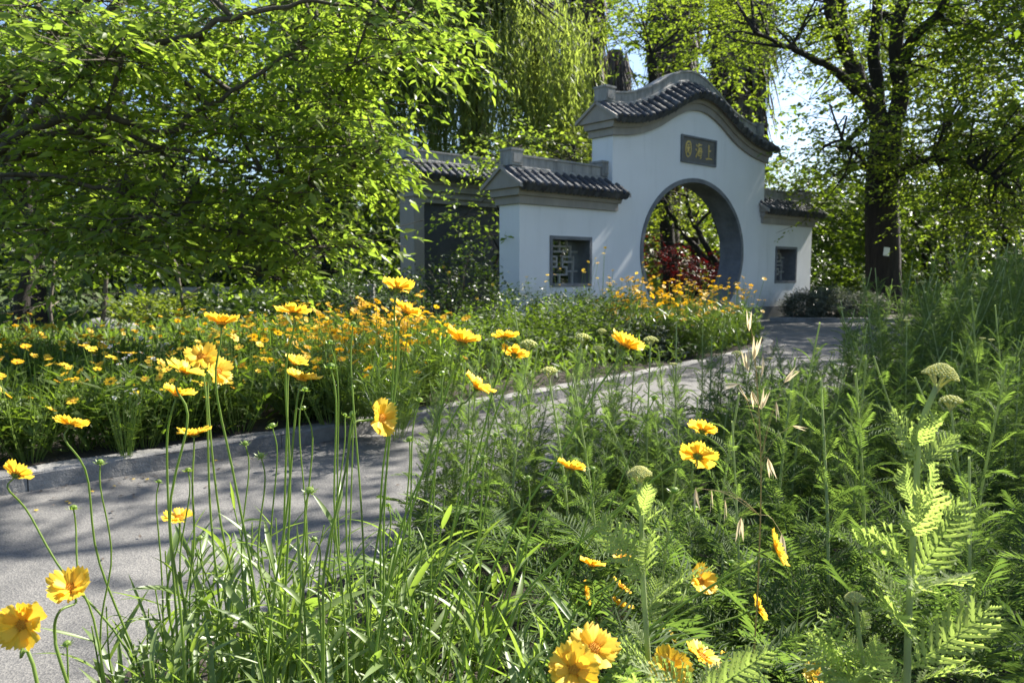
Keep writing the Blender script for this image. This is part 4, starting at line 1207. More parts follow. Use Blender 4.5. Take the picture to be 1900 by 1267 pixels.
def look(nv):
    return Vector([float(v) for v in nv]).to_track_quat('Z', 'Y').to_euler()
rng = np.random.default_rng(12)
def stem_line(head, pts, depth):
    """head and way points in pixels -> world polyline from the ground to the head at about one depth"""
    P = [at(x, y, depth) for x, y in pts]
    h = at(head[0], head[1], depth)
    last = P[-1]; prev = P[-2] if len(P) > 1 else h
    d = (last - prev) / max(.05, prev[2] - last[2])      # carry on down to the soil, steepening
    base = last + d * last[2] * .55
    base[2] = .012
    base[1] = depth + rng.uniform(-.04, .04)
    for q in P:
        q += rng.normal(0, .006, 3) * np.array([1, 1, 0])
    return [base] + P[::-1] + [h]
FL = [  # head x,y, width px, facing, way points down the stem
    (738, 535, 58, (.15, .35, .95), [(722, 680), (705, 900), (690, 1150)], 'yellow coreopsis, the topmost flower of all, on a tall straight stem'),
    (753, 579, 55, (.40, .25, .9), [(735, 700), (715, 900), (700, 1150)], 'yellow coreopsis just below the topmost flower, tilted right'),
    (545, 579, 58, (-.05, .25, .97), [(537, 700), (535, 900), (528, 1150)], 'yellow coreopsis on a vertical stem, level with the left lawn'),
    (411, 600, 60, (.02, .15, 1), [(408, 720), (425, 900), (470, 1150)], 'flat yellow coreopsis on a tall stem left of centre, seen edge-on'),
    (343, 688, 66, (.40, .15, .9), [(335, 780), (318, 950), (330, 1180)], 'yellow coreopsis tilted down to the right, uppermost of the left cluster pair'),
    (374, 662, 54, (.25, -.65, .7), [(380, 760), (400, 950), (420, 1180)], 'yellow coreopsis facing the viewer in the left cluster'),
    (404, 690, 52, (.75, -.45, .5), [(405, 780), (420, 950), (440, 1180)], 'yellow coreopsis turned right in the left cluster'),
    (329, 732, 60, (.25, .2, .95), [(320, 820), (310, 970), (330, 1180)], 'yellow coreopsis below the left cluster'),
    (360, 804, 56, (0, .1, 1), [(358, 900), (352, 1020), (350, 1180)], 'flat yellow coreopsis above the kerb, seen edge-on'),
    (130, 787, 54, (.05, .5, .85), [(148, 880), (185, 1030), (245, 1200)], 'yellow coreopsis leaning left above the kerb at the left'),
    (30, 880, 54, (.05, .75, .65), [(50, 950), (130, 1060), (235, 1200)], 'yellow coreopsis at the left edge seen from behind above the path'),
    (707, 776, 70, (.85, -.50, .2), [(660, 790), (640, 880), (610, 1050), (600, 1200)], 'large ragged yellow coreopsis nodding sideways on a bent stem'),
    (547, 673, 44, (.45, -.1, .9), [(535, 780), (530, 950), (520, 1180)], 'small yellow coreopsis just above the tilted one left of centre'),
    (560, 703, 62, (.22, .1, .97), [(545, 800), (520, 950), (505, 1180)], 'yellow coreopsis seen edge-on tilted slightly right'),
    (858, 633, 64, (.25, .3, .93), [(830, 730), (770, 900), (720, 1100), (700, 1200)], 'wide yellow coreopsis at the centre, left of the twin flowers'),
    (937, 624, 46, (0, .35, .95), [(915, 720), (880, 850), (820, 1050), (790, 1200)], 'upper of the two small yellow coreopsis at the centre'),
    (955, 656, 48, (.2, .5, .85), [(940, 720), (900, 850), (850, 1050), (810, 1200)], 'lower of the two small yellow coreopsis at the centre'),
    (886, 718, 62, (.60, .05, .8), [(850, 770), (760, 950), (700, 1150)], 'yellow coreopsis tipped steeply right below the centre trio'),
    (1160, 642, 64, (.50, .25, .85), [(1110, 730), (1040, 840), (960, 1000), (880, 1180)], 'yellow coreopsis on a long leaning stem before the gate bed'),
    (1058, 868, 58, (.30, .35, .9), [(1020, 930), (970, 1030), (930, 1180)], 'lone yellow coreopsis low in front of the yarrow at the centre'),
    (1304, 798, 52, (.30, .45, .8), [(1270, 850), (1150, 940), (1000, 1080), (930, 1180)], 'upper yellow coreopsis of the right-hand pair among the yarrow'),
    (1295, 845, 62, (.35, .70, .55), [(1250, 870), (1130, 960), (990, 1090), (920, 1190)], 'lower yellow coreopsis of the right-hand pair, seen from behind'),
    (1440, 1017, 66, (.85, -.15, .35), [(1400, 1040), (1330, 1080), (1220, 1170), (1150, 1240)], 'yellow coreopsis turned sideways to the right on a long slanting stem'),
    (1299, 1078, 62, (.50, -.65, .5), [(1260, 1120), (1180, 1200), (1120, 1260)], 'yellow coreopsis facing right beside the woolly yarrow stem'),
    (1408, 1127, 42, (.9, .1, .3), [(1375, 1140), (1280, 1170), (1180, 1220)], 'small yellow coreopsis edge-on below the sideways flower'),
    (1098, 1048, 46, (.2, .3, .9), [(1070, 1100), (1030, 1180), (1010, 1240)], 'small shaded yellow coreopsis left of the woolly yarrow'),
    (1088, 1100, 42, (.95, -.1, .2), [(1060, 1120), (1020, 1190), (1000, 1250)], 'small yellow coreopsis edge-on left of the woolly yarrow'),
    (1153, 1035, 36, (.3, -.2, .9), [(1120, 1090), (1080, 1180), (1050, 1250)], 'small yellow coreopsis half hidden behind the woolly yarrow leaf'),
    (1153, 1087, 40, (.7, .1, .7), [(1120, 1120), (1080, 1190), (1050, 1250)], 'small tilted yellow coreopsis close left of the woolly stem'),
    (1151, 1122, 44, (.45, .3, .85), [(1120, 1160), (1080, 1210), (1060, 1250)], 'small yellow coreopsis under the tilted one near the woolly stem'),
    (1102, 1203, 88, (.15, -.45, .85), [(1095, 1240), (1090, 1270)], 'large open yellow coreopsis at the bottom edge, upper of the front pair'),
    (1065, 1242, 96, (-.10, -.75, .65), [(1070, 1270), (1075, 1300)], 'largest open yellow coreopsis at the bottom edge, facing the viewer'),
    (1240, 1240, 78, (.05, -.78, .6), [(1235, 1270), (1220, 1300)], 'open yellow coreopsis at the bottom edge right of the woolly stem'),
    (1302, 1218, 66, (.45, -.1, .85), [(1280, 1245), (1250, 1290)], 'tilted yellow coreopsis at the bottom edge behind the fern leaf'),
    (42, 1158, 90, (.05, -.95, .2), [(60, 1215), (85, 1270)], 'large open yellow coreopsis at the lower left corner facing the viewer'),
    (131, 1092, 80, (.12, -.50, .82), [(105, 1130), (108, 1180), (140, 1270)], 'open yellow coreopsis above the lower left corner flower'),
    (332, 960, 52, (.05, -.15, .95), [(328, 1010), (325, 1100), (330, 1220)], 'ruffled yellow coreopsis low at the left over the path'),
    (1520, 1256, 62, (.1, -.35, .9), [(1515, 1285), (1510, 1320)], 'yellow coreopsis cut by the bottom edge at the right'),
    (1240, 1178, 34, (.6, -.1, .7), [(1220, 1205), (1190, 1250)], 'small yellow coreopsis behind the woolly stem near the bottom'),
    (1350, 1224, 42, (.5, .2, .8), [(1320, 1250), (1290, 1290)], 'small yellow coreopsis partly hidden at the bottom right'),
]
FG = 'foreground coreopsis flowers on tall stems'
for i, (x, y, wpx, nv, way, lab) in enumerate(FL):
    depth = min(1.27, .050 * F_PX / wpx)
    dia = 1.18 * wpx * depth / F_PX
    P = stem_line((x, y), way, depth)
    root = empty('coreopsis_flower', P[0]); tag(root, lab, 'flower', FG)
    nv = unit(nv)
    P[-1] = P[-1] - nv * .006
    S = spline(P[:-1] + [P[-1] - nv * .022, P[-1]], 22)
    V, F = tube(S - P[0], np.linspace(.0021, .0013, 22), 6)
    ob('stem', mesh_np('stem', V, F, M['stem'], True), root)
    h = ob('flower_head', HEAD[i % 3], root, P[-1] - P[0] + nv * .004, look(nv), dia / 2)
    roll = rng.uniform(0, 6.28); cup = rng.uniform(.12, .45)
    npet = int(rng.integers(8, 10))
    for k in range(npet):
        a = roll + 2 * math.pi * k / npet + rng.uniform(-.10, .10)
        o = ob('petal', PET[int(rng.integers(6))], h, (0, 0, -.01 + .02 * (k % 2)))
        o.rotation_euler = (cup + rng.uniform(-.12, .14), rng.uniform(-.15, .15), a)
        s = rng.uniform(.88, 1.08); o.scale = (s * rng.uniform(.92, 1.1), s, s)
    for k in range(5 if wpx < 85 else 6):
        o = ob('petal', PET[int(rng.integers(6))], h, (0, 0, .03))
        o.rotation_euler = (cup + .12 + rng.uniform(-.1, .2), rng.uniform(-.3, .3), roll + 2 * math.pi * (k + .5) / 5)
        s = rng.uniform(.66, .82); o.scale = (s * .9, s, s)
BD = [(186, 857, 190), (295, 893, 300), (349, 872, 352), (371, 998, 375), (366, 1028, 365), (136, 942, 180), (124, 1194, 130), (455, 822, 460), (484, 845, 500), (563, 757, 560), (565, 723, 570), (575, 910, 565), (583, 1000, 590), (612, 635, 640), (614, 680, 640),
      (655, 602, 690), (655, 718, 640), (654, 768, 650), (720, 937, 700), (737, 610, 700), (779, 742, 740), (820, 693, 760), (870, 803, 780), (815, 825, 800), (920, 806, 830), (897, 848, 850), (980, 886, 960), (1215, 738, 960), (1290, 943, 1050), (1357, 1043, 1130), (1275, 1110, 1120), (1100, 870, 1000), (1252, 910, 1050), (760, 815, 720), (505, 790, 510), (640, 770, 600)]
BUDS = []
for i, (x, y, xb) in enumerate(BD):
    depth = float(rng.uniform(1.05, 1.4))
    yb = max(y + 130, 1180)
    P = stem_line((x, y), [(x * .93 + xb * .07, y + .15 * (yb - y)), (x * .55 + xb * .45, y + .55 * (yb - y)), (xb, yb)], depth)
    root = empty('coreopsis_bud', P[0]); BUDS.append((x, root)); tag(root, 'green coreopsis bud with spreading sepals on a thin stem in the foreground', 'bud', 'foreground coreopsis buds')
    S = spline(P, 18)
    V, F = tube(S - P[0], np.linspace(.0019, .0011, 18), 5)
    ob('stem', mesh_np('stem', V, F, M['stem'], True), root)
    nv = unit([rng.normal(0, .25), rng.normal(0, .25), 1])
    ob('bud', BUD[i % 3], root, P[-1] - P[0], look(nv), float(rng.uniform(.0085, .0125)))
for r_ in range(3):
    for k, (x, o) in enumerate(sorted([q for q in BUDS], key=lambda q: q[0])[r_ * 12:r_ * 12 + 12]):
        o['label'] = 'green coreopsis bud, ' + ORD[k] + ' from the left in the ' + ('left', 'middle', 'right')[r_] + ' third'
# leafy shoots at the foot of the flowers
def blade_mesh(seed, l=1.0, w=.085, bend=.5):
    rg = random.Random(seed); n = 9; V = []
    for i in range(n):
        t = i / (n - 1)
        ww = w * (.35 + .65 * math.sin(math.pi * min(1, .15 + t * .80)) ** .9) * (1 - t ** 5)
        y = l * (t - .12 * bend * t * t); z = bend * (.22 * t - .75 * t * t) * l
        tw = math.sin(t * 3 + seed) * .25
        V += [(-ww, y, z + ww * (.45 + tw)), (0, y, z), (ww, y, z + ww * (.45 - tw))]
    F = []
    for i in range(n - 1):
        a = i * 3
        F += [(a, a + 1, a + 4, a + 3), (a + 1, a + 2, a + 5, a + 4)]
    b = MB(); b.add(V, F)
    return b.mesh('leaf', M['core_leaf'], True)
BLADE = [blade_mesh(i, 1.0, (.032, .042, .052, .038)[i % 4], (.1, .25, .5, .7, 1.0, .15, .35, .6)[i % 8]) for i in range(12)]
def shoot_clump(label, x, Y, nshoot, spread, h, seed, lean=(0, 0), z0=.012, dens=1.0):
    rg = np.random.default_rng(seed)
    p = at(x, 900, Y)
    root = empty('coreopsis_clump', (p[0], Y, z0)); tag(root, label, 'flower', 'leafy coreopsis clumps in the foreground')
    for k in range(nshoot):
        a = rg.uniform(0, 6.28); q = spread * math.sqrt(rg.uniform(0, 1))
        b0 = np.array([q * .5 * math.cos(a), q * .5 * math.sin(a), -.01])
        hh = h * rg.uniform(.55, 1.1)
        tp = np.array([q * math.cos(a) * 1.3 + lean[0] * hh, q * math.sin(a) * 1.3 + lean[1] * hh, hh])
        S = spline([b0, (b0 + tp) / 2 + rg.normal(0, .012, 3), tp], 8)
        V, F = tube(S, np.linspace(.0024, .0012, 8), 5)
        ob('stem', mesh_np('stem', V, F, M['stem'], True), root)
        n = int(6.5 * dens * (.6 + hh / .3))
        for j in range(n):
            t = .12 + .88 * j / n
            c = np.array([np.interp(t, np.linspace(0, 1, 8), S[:, m]) for m in range(3)])
            L = rg.uniform(.08, .17) * (1.15 - .5 * t)
            o = ob('leaf', BLADE[int(rg.integers(12))], root, c)
            el = rg.uniform(.5, 1.3)
            o.rotation_euler = (el, rg.uniform(-.5, .5), rg.uniform(0, 6.28))
            o.scale = (L * rg.uniform(.8, 1.25), L, L)
CL = [(345, 1.30, 8, .07, .40, (0, 0), 'narrow upright leafy clump at the left rising before the path'), (480, 1.28, 8, .09, .36, (0, 0), 'leafy clump under the flat edge-on flower left of centre'),
      (585, 1.22, 9, .10, .37, (0, 0), 'leafy clump below the nodding ragged flower'), (690, 1.22, 9, .10, .38, (.05, 0), 'leafy clump in front of the path shade at the centre left'),
      (800, 1.20, 10, .11, .36, (.15, 0), 'leafy clump at the bottom centre, right of the path shade'), (905, 1.18, 10, .11, .33, (.3, 0), 'leafy clump leaning right at the bottom centre'),
      (1000, 1.15, 9, .11, .28, (.45, 0), 'leafy clump leaning strongly right beside the small shaded flowers'), (240, 1.32, 4, .05, .24, (-.1, 0), 'thin leafy clump at the left near the path edge'),
      (430, 1.02, 8, .10, .20, (0, 0), 'low leafy clump at the bottom edge left of centre'), (560, .98, 9, .11, .20, (0, 0), 'low leafy clump at the bottom edge below the ragged flower'),
      (690, .98, 9, .11, .20, (.1, 0), 'low leafy clump at the bottom edge at centre left'), (830, .96, 9, .11, .21, (.1, 0), 'low leafy clump at the bottom edge at the centre'),
      (960, .95, 8, .10, .21, (.2, 0), 'low leafy clump at the bottom edge left of the front pair'), (1090, 1.15, 7, .10, .24, (.4, 0), 'low clump of leaves behind the woolly yarrow stem'), (620, 1.45, 8, .12, .30, (0, 0), 'leafy clump set further back by the path edge at centre left'), (850, 1.5, 8, .12, .30, (.1, 0), 'leafy clump set further back by the yarrow at the centre'), (400, 1.5, 6, .10, .26, (0, 0), 'leafy clump set further back by the path edge at the left')]
CL += [(300, 1.12, 7, .08, .26, (0, 0), 'leafy clump at the lower left before the path'), (520, 1.36, 9, .10, .40, (0, 0), 'tall leafy clump behind the edge-on flower stems'), (745, 1.36, 9, .11, .40, (.1, 0), 'tall leafy clump behind the nodding flower at the centre'),
       (620, 1.08, 10, .12, .28, (0, 0), 'broad leafy clump low at the centre left'), (760, 1.06, 10, .12, .28, (.1, 0), 'broad leafy clump low at the centre'), (890, 1.04, 10, .12, .26, (.2, 0), 'broad leafy clump low right of the centre'), (380, 1.12, 8, .09, .30, (0, 0), 'leafy clump crowding the lower left stems')]
for i, (x, Y, ns, sp, h, lean, lab) in enumerate(CL):
    shoot_clump(lab, x, Y, ns, sp, h, 300 + i, lean)
# fallen petals
for i, (x, y) in enumerate([(62, 945), (118, 930), (128, 931), (245, 888), (268, 890), (405, 853), (175, 912), (215, 900)]):
    g = gr(x, y, .006)
    o = ob('fallen_petal', PET[i % 6], None, g, (random.uniform(-.1, .1), random.uniform(-.1, .1), random.uniform(0, 6)), .018)
    tag(o, 'fallen yellow petal on the asphalt path, ' + ['first', 'second', 'third', 'sixth', 'seventh', 'eighth', 'fourth', 'fifth'][i] + ' from the left', 'petal', 'fallen petals on the path')

def litter():
    rg = np.random.default_rng(66); P = []
    while len(P) < 420:
        i = int(rg.integers(8, 95)); t = unit(KL[i + 1] - KL[i])
        d = abs(rg.normal(0, .12)) + .01 if rg.random() < .7 else rg.uniform(0, 1.5)
        q = KL[i] + np.array([t[1], -t[0]]) * d
        P.append((q[0], q[1], .005))
    P = np.array(P); n = len(P)
    D = np.stack([rg.normal(0, 1, n), rg.normal(0, 1, n), rg.uniform(-.05, .15, n)], 1)
    V, F = scatter(LEAF_V, LEAF_F, P, frames(D, np.array([0, 0, 1.0]) + rg.normal(0, .2, (n, 3))), rg.uniform(.006, .014, n), rg.uniform(.012, .032, n))
    V[:, 2] = np.maximum(V[:, 2], .003)
    tag(ob('leaf_litter', mesh_np('leaf_litter', V, F, M['dead_frond'])), 'small dry leaf litter gathered along the kerb', 'litter', None, 'stuff')
litter()

# ---------------------------------------------------------------- yarrow
def frond(seed, pairs=13, w=.30, lobes=2, curve=.35, thick=1.0):
    """fern-like leaf of unit length along +y"""
    rg = np.random.default_rng(seed)
    V, F = [], []
    def addq(P, faces):
        b = len(V); V.extend(P); F.extend([tuple(b + i for i in f) for f in faces])
    def axis(t):
        return np.array([.03 * math.sin(t * 3 + seed), t, curve * (.25 * t - .55 * t * t)])
    m = 8; r = .012
    for i in range(m):
        a, c = axis(i / m), axis((i + 1) / m)
        w0, w1 = r * (1.15 - i / m), r * (1.15 - (i + 1) / m)
        addq([a + (-w0, 0, 0), a + (w0, 0, 0), c + (w1, 0, 0), c + (-w1, 0, 0)], [(0, 1, 2), (0, 2, 3)])
    for i in range(pairs):
        t = .10 + .86 * i / (pairs - 1)
        L = w * (math.sin(math.pi * (.16 + .80 * t)) ** .75) * rg.uniform(.80, 1.12)
        for sg in (-1, 1):
            o = axis(t + .015 * sg)
            d = unit([sg * 1.0, .48 + .5 * t + rg.uniform(-.14, .14), .12 + rg.uniform(-.25, .3)])
            up = np.array([0, 0, 1.0]); n2 = unit(np.cross(d, up))
            wd = (.036 if lobes else .0125) * thick * (.6 + .5 * math.sin(math.pi * t))
            dz = rg.uniform(-.02, .02)
            if lobes <= 0:
                addq([o, o + d * L * .5 + n2 * wd + (0, 0, .01), o + d * L + (0, 0, dz - .03), o + d * L * .5 - n2 * wd + (0, 0, .01)], [(0, 3, 2), (0, 2, 1)])
            else:
                K = lobes + 1; curl = rg.uniform(-.1, .55)
                up_, lo_ = [], []
                for k in range(K + 1):
                    s = k / (K + .6)
                    bend = np.array([0, .26 * L * s * s, -curl * L * s * s]); wk = wd * (.45 - .18 * s); up_.append(o + d * L * s + n2 * wk + bend + (0, 0, .008)); lo_.append(o + d * L * s - n2 * wk + bend + (0, 0, .008))
                tip = o + d * L + (0, .26 * L, dz - .03 - curl * L)
                addq(up_ + lo_ + [tip], [(k, K + 1 + k, K + 2 + k) for k in range(K)] + [(k, K + 2 + k, k + 1) for k in range(K)] + [(K, 2 * K + 1, 2 * K + 2)])
                for k in range(K):     # toothed lobes both sides
                    for s2, E in ((1, up_), (-1, lo_)):
                        mid = (E[k] + E[k + 1]) / 2 + n2 * s2 * wd * .85 * (1 - .55 * k / K) + d * L * .16 + (0, 0, .012)
                        addq([E[k], E[k + 1], mid], [(0, 1, 2)] if s2 < 0 else [(1, 0, 2)])
    return np.array(V, float), np.array(F)
FRO = [frond(i, 16, .27 + .04 * (i % 3), 0, (.2, .5, .8, .35)[i % 4]) for i in range(5)]
FRO = [(v + np.stack([0 * v[:, 1], 0 * v[:, 1], -.30 * (i % 3) * v[:, 1] ** 2], 1), f) for i, (v, f) in enumerate(FRO)]
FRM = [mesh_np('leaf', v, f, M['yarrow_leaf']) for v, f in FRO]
FRN = [frond(20 + i, 12, .28 + .03 * (i % 3), 3, (.15, .6, 1.1, .35)[i % 4], .95) for i in range(5)]
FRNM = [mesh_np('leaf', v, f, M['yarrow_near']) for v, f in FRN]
def ball(c, r, nlat=3, n=5):
    V = [c + np.array([0, 0, r])]
    for j in range(1, nlat):
        th = math.pi * j / nlat
        for k in range(n):
            V.append(c + r * np.array([math.sin(th) * math.cos(2 * math.pi * k / n), math.sin(th) * math.sin(2 * math.pi * k / n), math.cos(th)]))
    V.append(c - np.array([0, 0, r]))
    F = [(0, 1 + k, 1 + (k + 1) % n) for k in range(n)]
    for j in range(nlat - 2):
        F += [(1 + j * n + k, 1 + (j + 1) * n + k, 1 + (j + 1) * n + (k + 1) % n) for k in range(n)] + [(1 + j * n + k, 1 + (j + 1) * n + (k + 1) % n, 1 + j * n + (k + 1) % n) for k in range(n)]
    e = len(V) - 1; s = 1 + (nlat - 2) * n
    F += [(e, s + (k + 1) % n, s + k) for k in range(n)]
    return np.array(V), np.array(F)
def corymb(seed, count, dome, m):
    """flat-topped head of many small buds, unit radius, on fanned stalks"""
    rg = np.random.default_rng(seed); parts = []
    for k in range(count):
        r = math.sqrt((k + .5) / count); a = k * 2.39996
        c = np.array([r * math.cos(a), r * math.sin(a), dome * (1 - r * r) + rg.uniform(-.03, .03)])
        parts.append(ball(c, 1.05 / math.sqrt(count) * rg.uniform(.85, 1.1), 4 if count > 60 else 3, 6 if count > 60 else 5))
    for k in range(7):
        a = 6.28 * k / 7
        P = spline([(0, 0, -1.0), (.25 * math.cos(a), .25 * math.sin(a), -.45), (.75 * math.cos(a), .75 * math.sin(a), dome * .3 - .05)], 5)
        v, f = tube(P, [.10, .08, .07, .07, .06], 4)
        parts.append((v, np.concatenate([f[:, [0, 1, 2]], f[:, [0, 2, 3]]])))
    V, F = join(parts)
    return mesh_np('flower_head', V, F, m)
COR = [corymb(i, 34, (.15, .35, .5)[i], M['yarrow_bud']) for i in range(3)]
CORN = [corymb(10 + i, 170, (.62, .78)[i], M['yarrow_bud']) for i in range(2)]

def yarrow(seed, h, nf, label, group, joined, flower=True, leafm=None, lsize=.115):
    rg = np.random.default_rng(seed)
    root = empty('yarrow_plant'); tag(root, label, 'yarrow', group)
    lx, ly = rg.normal(0, .13, 2)
    S = spline([(0, 0, -.02), (lx * .3 * h, ly * .3 * h, h * .5), (lx * h, ly * h, h)], 12)
    v, f = tube(S, np.linspace(.0042, .0022, 12), 6)
    ob('stem', mesh_np('stem', v, f, M['yarrow_stem'], True), root)
    acc = []
    for k in range(nf):
        t = .04 + .88 * k / nf
        c = np.array([np.interp(t, np.linspace(0, 1, 12), S[:, m]) for m in range(3)])
        L = lsize * (1.25 - .85 * t) * rg.uniform(.85, 1.15)
        az = k * 2.4 + rg.uniform(-.4, .4); el = rg.uniform(.6, 1.05) + .25 * t
        R = Matrix.Rotation(az, 3, 'Z') @ Matrix.Rotation(el, 3, 'X')
        i = int(rg.integers(5))
        if joined:
            V, F = FRO[i]
            acc.append((V * L @ np.array(R).T + c, F))
        else:
            o = ob('leaf', FRM[i], root, c, R.to_euler(), L)
    if joined:
        V, F = join(acc)
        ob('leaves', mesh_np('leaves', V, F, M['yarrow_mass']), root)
    if flower:
        ob('flower_head', COR[int(rg.integers(3))], root, S[-1] + np.array([0, 0, .012]), None, float(rg.uniform(.013, .024)))
    return root
rng = np.random.default_rng(31)
def right_of_path(s, d):
    i = min(len(KR) - 2, max(0, int(s * (len(KR) - 1)))); t = unit(KR[i + 1] - KR[i])
    return KR[i] + np.array([t[1], -t[0]]) * d
# nearer plants: leaves as single parts
NB = 'ferny yarrow plants at the path edge'
protos = [yarrow(400 + i, .58 + .05 * (i % 4), 27, 'ferny green yarrow plant in the stand beside the path', NB, False, i == 1) for i in range(5)]
spots = []
for X, Y in [(-.12, 2.10), (.02, 2.2), (.14, 2.36), (.02, 2.0), (.22, 2.12), (.30, 2.5), (.42, 2.3), (.42, 2.7), (.55, 2.5), (.62, 2.9), (.75, 2.65), (.15, 1.85), (.35, 1.95), (.55, 2.1), (.8, 3.1), (.95, 2.9), (1.05, 2.5), (1.15, 3.3), (.85, 2.3), (.7, 1.9), (.95, 2.0), (1.2, 2.2), (1.35, 2.6), (1.35, 3.1), (1.15, 1.85), (1.5, 2.3), (1.0, 1.65), (1.3, 1.75), (.45, 1.7), (.8, 1.6), (.25, 1.65), (.62, 1.45), (.9, 1.4), (.78, 1.25), (.45, 1.4), (.3, 1.4), (1.05, 1.45), (-.2, 2.42), (-.08, 2.56), (.05, 2.72), (.17, 2.9), (.3, 3.06), (-.24, 2.25), (-.02, 2.36), (.22, 2.76), (.42, 3.2), (.12, 2.54), (-.13, 2.28), (.0, 2.46), (.3, 2.62), (.36, 2.88)]:
    spots.append((X + rng.normal(0, .03), Y + rng.normal(0, .03), .012, rng.uniform(.80, 1.0) + (.10 if X / Y > .36 else 0)))
put(protos, spots, rng, 'ferny yarrow in the nearer stand beside the path')
FB = 'far stand of yarrow at the right'
protos = [yarrow(420 + i, .76 + .06 * (i % 4), 44, 'tall yarrow plant in the shaded far stand at the right', FB, True, i == 1, lsize=.14) for i in range(5)]
spots = []
for k in range(900):
    s = rng.uniform(.28, .90); d = rng.uniform(.10, 2.8)
    q = right_of_path(s, d)
    if len(spots) >= 290 or q[1] < 2.1 or q[0] / q[1] > .80:
        continue
    far = min(1, max(0, (q[1] - 2.8) / 2.0)) * min(1, d / .7)
    spots.append((q[0], q[1], .012, rng.uniform(.66, .82) + .42 * far if q[0] / q[1] > .435 else (rng.uniform(.42, .54) if .14 < q[0] / q[1] < .23 or q[1] > 3.4 else rng.uniform(.56, .74))))
put(protos, spots, rng, 'tall shaded yarrow of the far right stand')

# basal leaves between the plants: one uncountable mass
def yarrow_floor():
    rg = np.random.default_rng(55); acc = []
    while len(acc) < 1900:
        q = right_of_path(rg.uniform(.12, .80), rg.uniform(.02, 2.6) ** 1.0) if len(acc) > 450 else np.array([rg.uniform(.12, 1.3), rg.uniform(1.0, 1.9)])
        if q[1] < 1.0 or abs(q[0] / q[1]) > .8 or q[0] < -.3:
            continue
        V, F = FRO[int(rg.integers(5))]
        L = rg.uniform(.12, .20)
        Rm = np.array(Matrix.Rotation(rg.uniform(0, 6.28), 3, 'Z') @ Matrix.Rotation(rg.uniform(.3, 1.1), 3, 'X'))
        acc.append((V * L @ Rm.T + np.array([q[0], q[1], rg.uniform(.01, .22)]), F))
    V, F = join(acc)
    tag(ob('yarrow_undergrowth', mesh_np('yarrow_undergrowth', V, F, M['yarrow_mass'])), 'low ferny yarrow leaves covering the soil at the right', 'undergrowth', None, 'stuff')
yarrow_floor()
# three nearest yarrow plants with their own leaves
def near_yarrow(label, depth, way, head, hr, leaves, seed, r0=.0034, flower=True):
    rg = np.random.default_rng(seed)
    P = [at(x, y, depth) for x, y in way]
    d = P[-1] - P[-2]
    base = P[-1] + d / max(.02, -d[2]) * P[-1][2] * .4; base[2] = .012; base[1] = depth
    root = empty('yarrow_plant', base); tag(root, label, 'yarrow', 'large yarrow plants nearest the viewer')
    S = spline([base] + P[::-1], 20)
    v, f = tube(S - base, np.linspace(r0 * 1.2, r0 * .8, 20), 8)
    ob('stem', mesh_np('stem', v, f, M['yarrow_stem'], True), root)
    nv = unit(P[0] - P[1])
    hd = ob('flower_head', CORN[seed % 2], root, P[0] - base + nv * hr * .45, look(nv * .8 + np.array([0, 0, .3])), hr)
    for j, (bx, by, tx, ty, dy) in enumerate(leaves):
        a = at(bx, by, depth); c = at(tx, ty, depth + dy)
        a[1] = depth
        D = c - a; L = np.linalg.norm(D)
        view = unit(np.array([0, 0, EYE]) - a)
        nr = unit(view * .6 + np.array([.15, 0, .5]) + rg.normal(0, .5, 3))
        fr = frames(D[None], nr[None])[0]
        Mx = Matrix.Identity(4)
        for r in range(3):
            for q in range(3):
                Mx[r][q] = fr[q][r] * L
            Mx[r][3] = (a - base)[r]
        o = ob('leaf', FRNM[j % 5], root); o.matrix_local = Mx
near_yarrow('woolly upright yarrow with pale domed bud head at the lower centre right', .92, [(1187, 890), (1190, 960), (1192, 1060), (1202, 1210), (1205, 1290)], None, .0155,
            [(1192, 1080, 1122, 962, -.03), (1200, 1130, 1306, 1040, .02), (1190, 1000, 1212, 938, -.01), (1196, 1070, 1200, 985, -.04), (1186, 930, 1215, 905, .01), (1203, 1230, 1120, 1195, -.03), (1200, 1160, 1225, 1070, .04), (1204, 1240, 1150, 1180, -.05), (1204, 1200, 1165, 1150, .03), (1188, 960, 1200, 900, -.02)], 2)
near_yarrow('tall woolly yarrow with broad cream-yellow head at the right', .88, [(1740, 712), (1706, 800), (1700, 920), (1690, 1060), (1684, 1200), (1682, 1290)], None, .0195,
            [(1700, 860, 1660, 762, -.02), (1700, 880, 1772, 800, .02), (1698, 940, 1668, 862, .03), (1697, 960, 1745, 870, -.03), (1695, 1000, 1730, 910, -.05), (1692, 1060, 1622, 985, -.03), (1690, 1075, 1798, 940, .0), (1690, 1110, 1656, 980, -.06), (1688, 1150, 1620, 1040, .03), (1686, 1250, 1832, 1118, -.02), (1688, 1120, 1720, 1040, .05), (1686, 1190, 1640, 1095, -.05), (1684, 1290, 1800, 1210, .03), (1684, 1270, 1610, 1190, .05), (1702, 830, 1725, 770, -.04), (1690, 1100, 1790, 1060, .08)], 3, .0040)
near_yarrow('small woolly yarrow with pale bud head at the bottom right', .84, [(1587, 1118), (1592, 1160), (1600, 1230), (1605, 1300)], None, .0115,
            [(1592, 1170, 1560, 1110, -.02), (1594, 1180, 1612, 1135, .02), (1600, 1230, 1530, 1180, -.04), (1600, 1240, 1575, 1170, .02), (1604, 1290, 1500, 1196, -.03), (1602, 1250, 1632, 1180, .02), (1604, 1290, 1640, 1215, -.04), (1606, 1300, 1560, 1220, -.06)], 4, .0030)
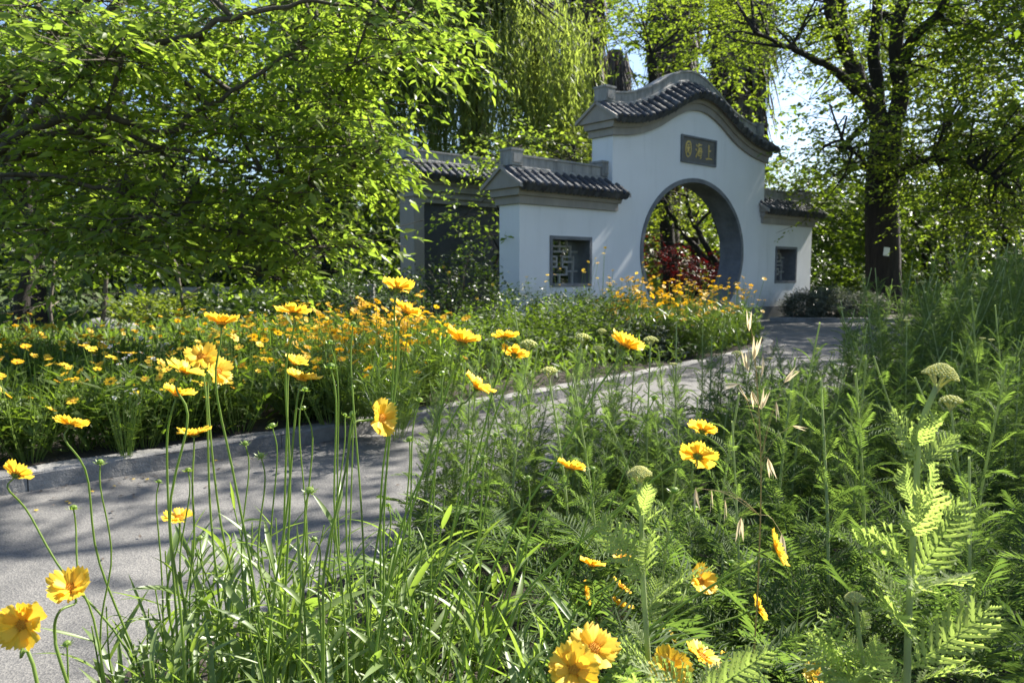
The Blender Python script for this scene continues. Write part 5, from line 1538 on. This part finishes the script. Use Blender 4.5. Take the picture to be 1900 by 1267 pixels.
near_yarrow('low yarrow shoot of bright fern leaves at the bottom right centre', .80, [(1290, 1290), (1288, 1310), (1286, 1330)], None, .004,
            [(1290, 1290, 1428, 1212, -.02), (1288, 1300, 1345, 1225, .03), (1290, 1310, 1250, 1240, -.03), (1288, 1300, 1180, 1225, .02), (1287, 1310, 1155, 1250, -.02)], 5, .0026)
# wild oat stalk
def oat():
    dp = 1.15
    P = [at(x, y, dp) for x, y in ((1396, 620), (1404, 700), (1412, 850), (1410, 1000), (1400, 1200))]
    base = P[-1] + np.array([-.01, 0, 0]); base[2] = .012
    root = empty('wild_oat', base); tag(root, 'dry straw-coloured wild oat stalk with drooping husks', 'grass')
    S = spline([base] + P[::-1], 24)
    v, f = tube(S - base, np.linspace(.0016, .0007, 24), 5)
    ob('stem', mesh_np('stem', v, f, M['oat_stem'], True), root)
    rg = np.random.default_rng(8)
    hm = mesh_np('husk', *scatter(LEAF6_V, LEAF6_F, np.zeros((3, 3)), frames(np.array([[-.16, 1, 0], [.16, 1, 0], [0, 1, .12]]), np.array([[0, 0, 1.0], [.3, 0, 1], [-.3, .2, 1]])), np.array([.16, .16, .14]), np.array([1, .95, .8])), M['oat'])
    for x0, y0, x1, y1, dx, dy, L in [(1396, 630, 1390, 615, -2, -20, .026), (1400, 680, 1398, 668, 3, -26, .030), (1402, 710, 1388, 690, -4, -22, .028), (1403, 720, 1412, 700, 2, -26, .028), (1404, 740, 1390, 745, -9, -14, .026), (1405, 770, 1412, 760, 6, -22, .026),
                                      (1411, 830, 1370, 712, -16, 2, .024), (1411, 830, 1395, 725, 6, 16, .026), (1412, 850, 1455, 710, 10, -12, .024), (1412, 850, 1440, 745, 4, 24, .026), (1412, 880, 1425, 850, 8, 30, .026), (1411, 860, 1470, 790, 16, 4, .02), (1408, 955, 1345, 925, 0, 40, .030), (1408, 955, 1290, 905, 4, 40, .03), (1408, 955, 1375, 960, -2, 40, .03), (1408, 955, 1450, 990, 6, 40, .03), (1408, 955, 1320, 908, 0, 44, .03)]:
        a, c = at(x0, y0, dp), at(x1, y1, dp + rg.uniform(-.02, .02))
        st = tube(spline([a, (a + c) / 2 + np.array([0, 0, .012]), c], 6) - base, .0004, 3)
        br = ob('branchlet', mesh_np('branchlet', st[0], st[1], M['oat_stem']), root)
        d = np.array([dx, rg.normal(0, 3), -dy], float)
        fr = frames(d[None], rg.normal(0, 1, (1, 3)))[0]
        Mx = Matrix.Identity(4)
        for r in range(3):
            for q in range(3):
                Mx[r][q] = fr[q][r] * L * 1.35
            Mx[r][3] = (c - base)[r]
        o = ob('husk', hm, br); o.matrix_local = Mx
oat()
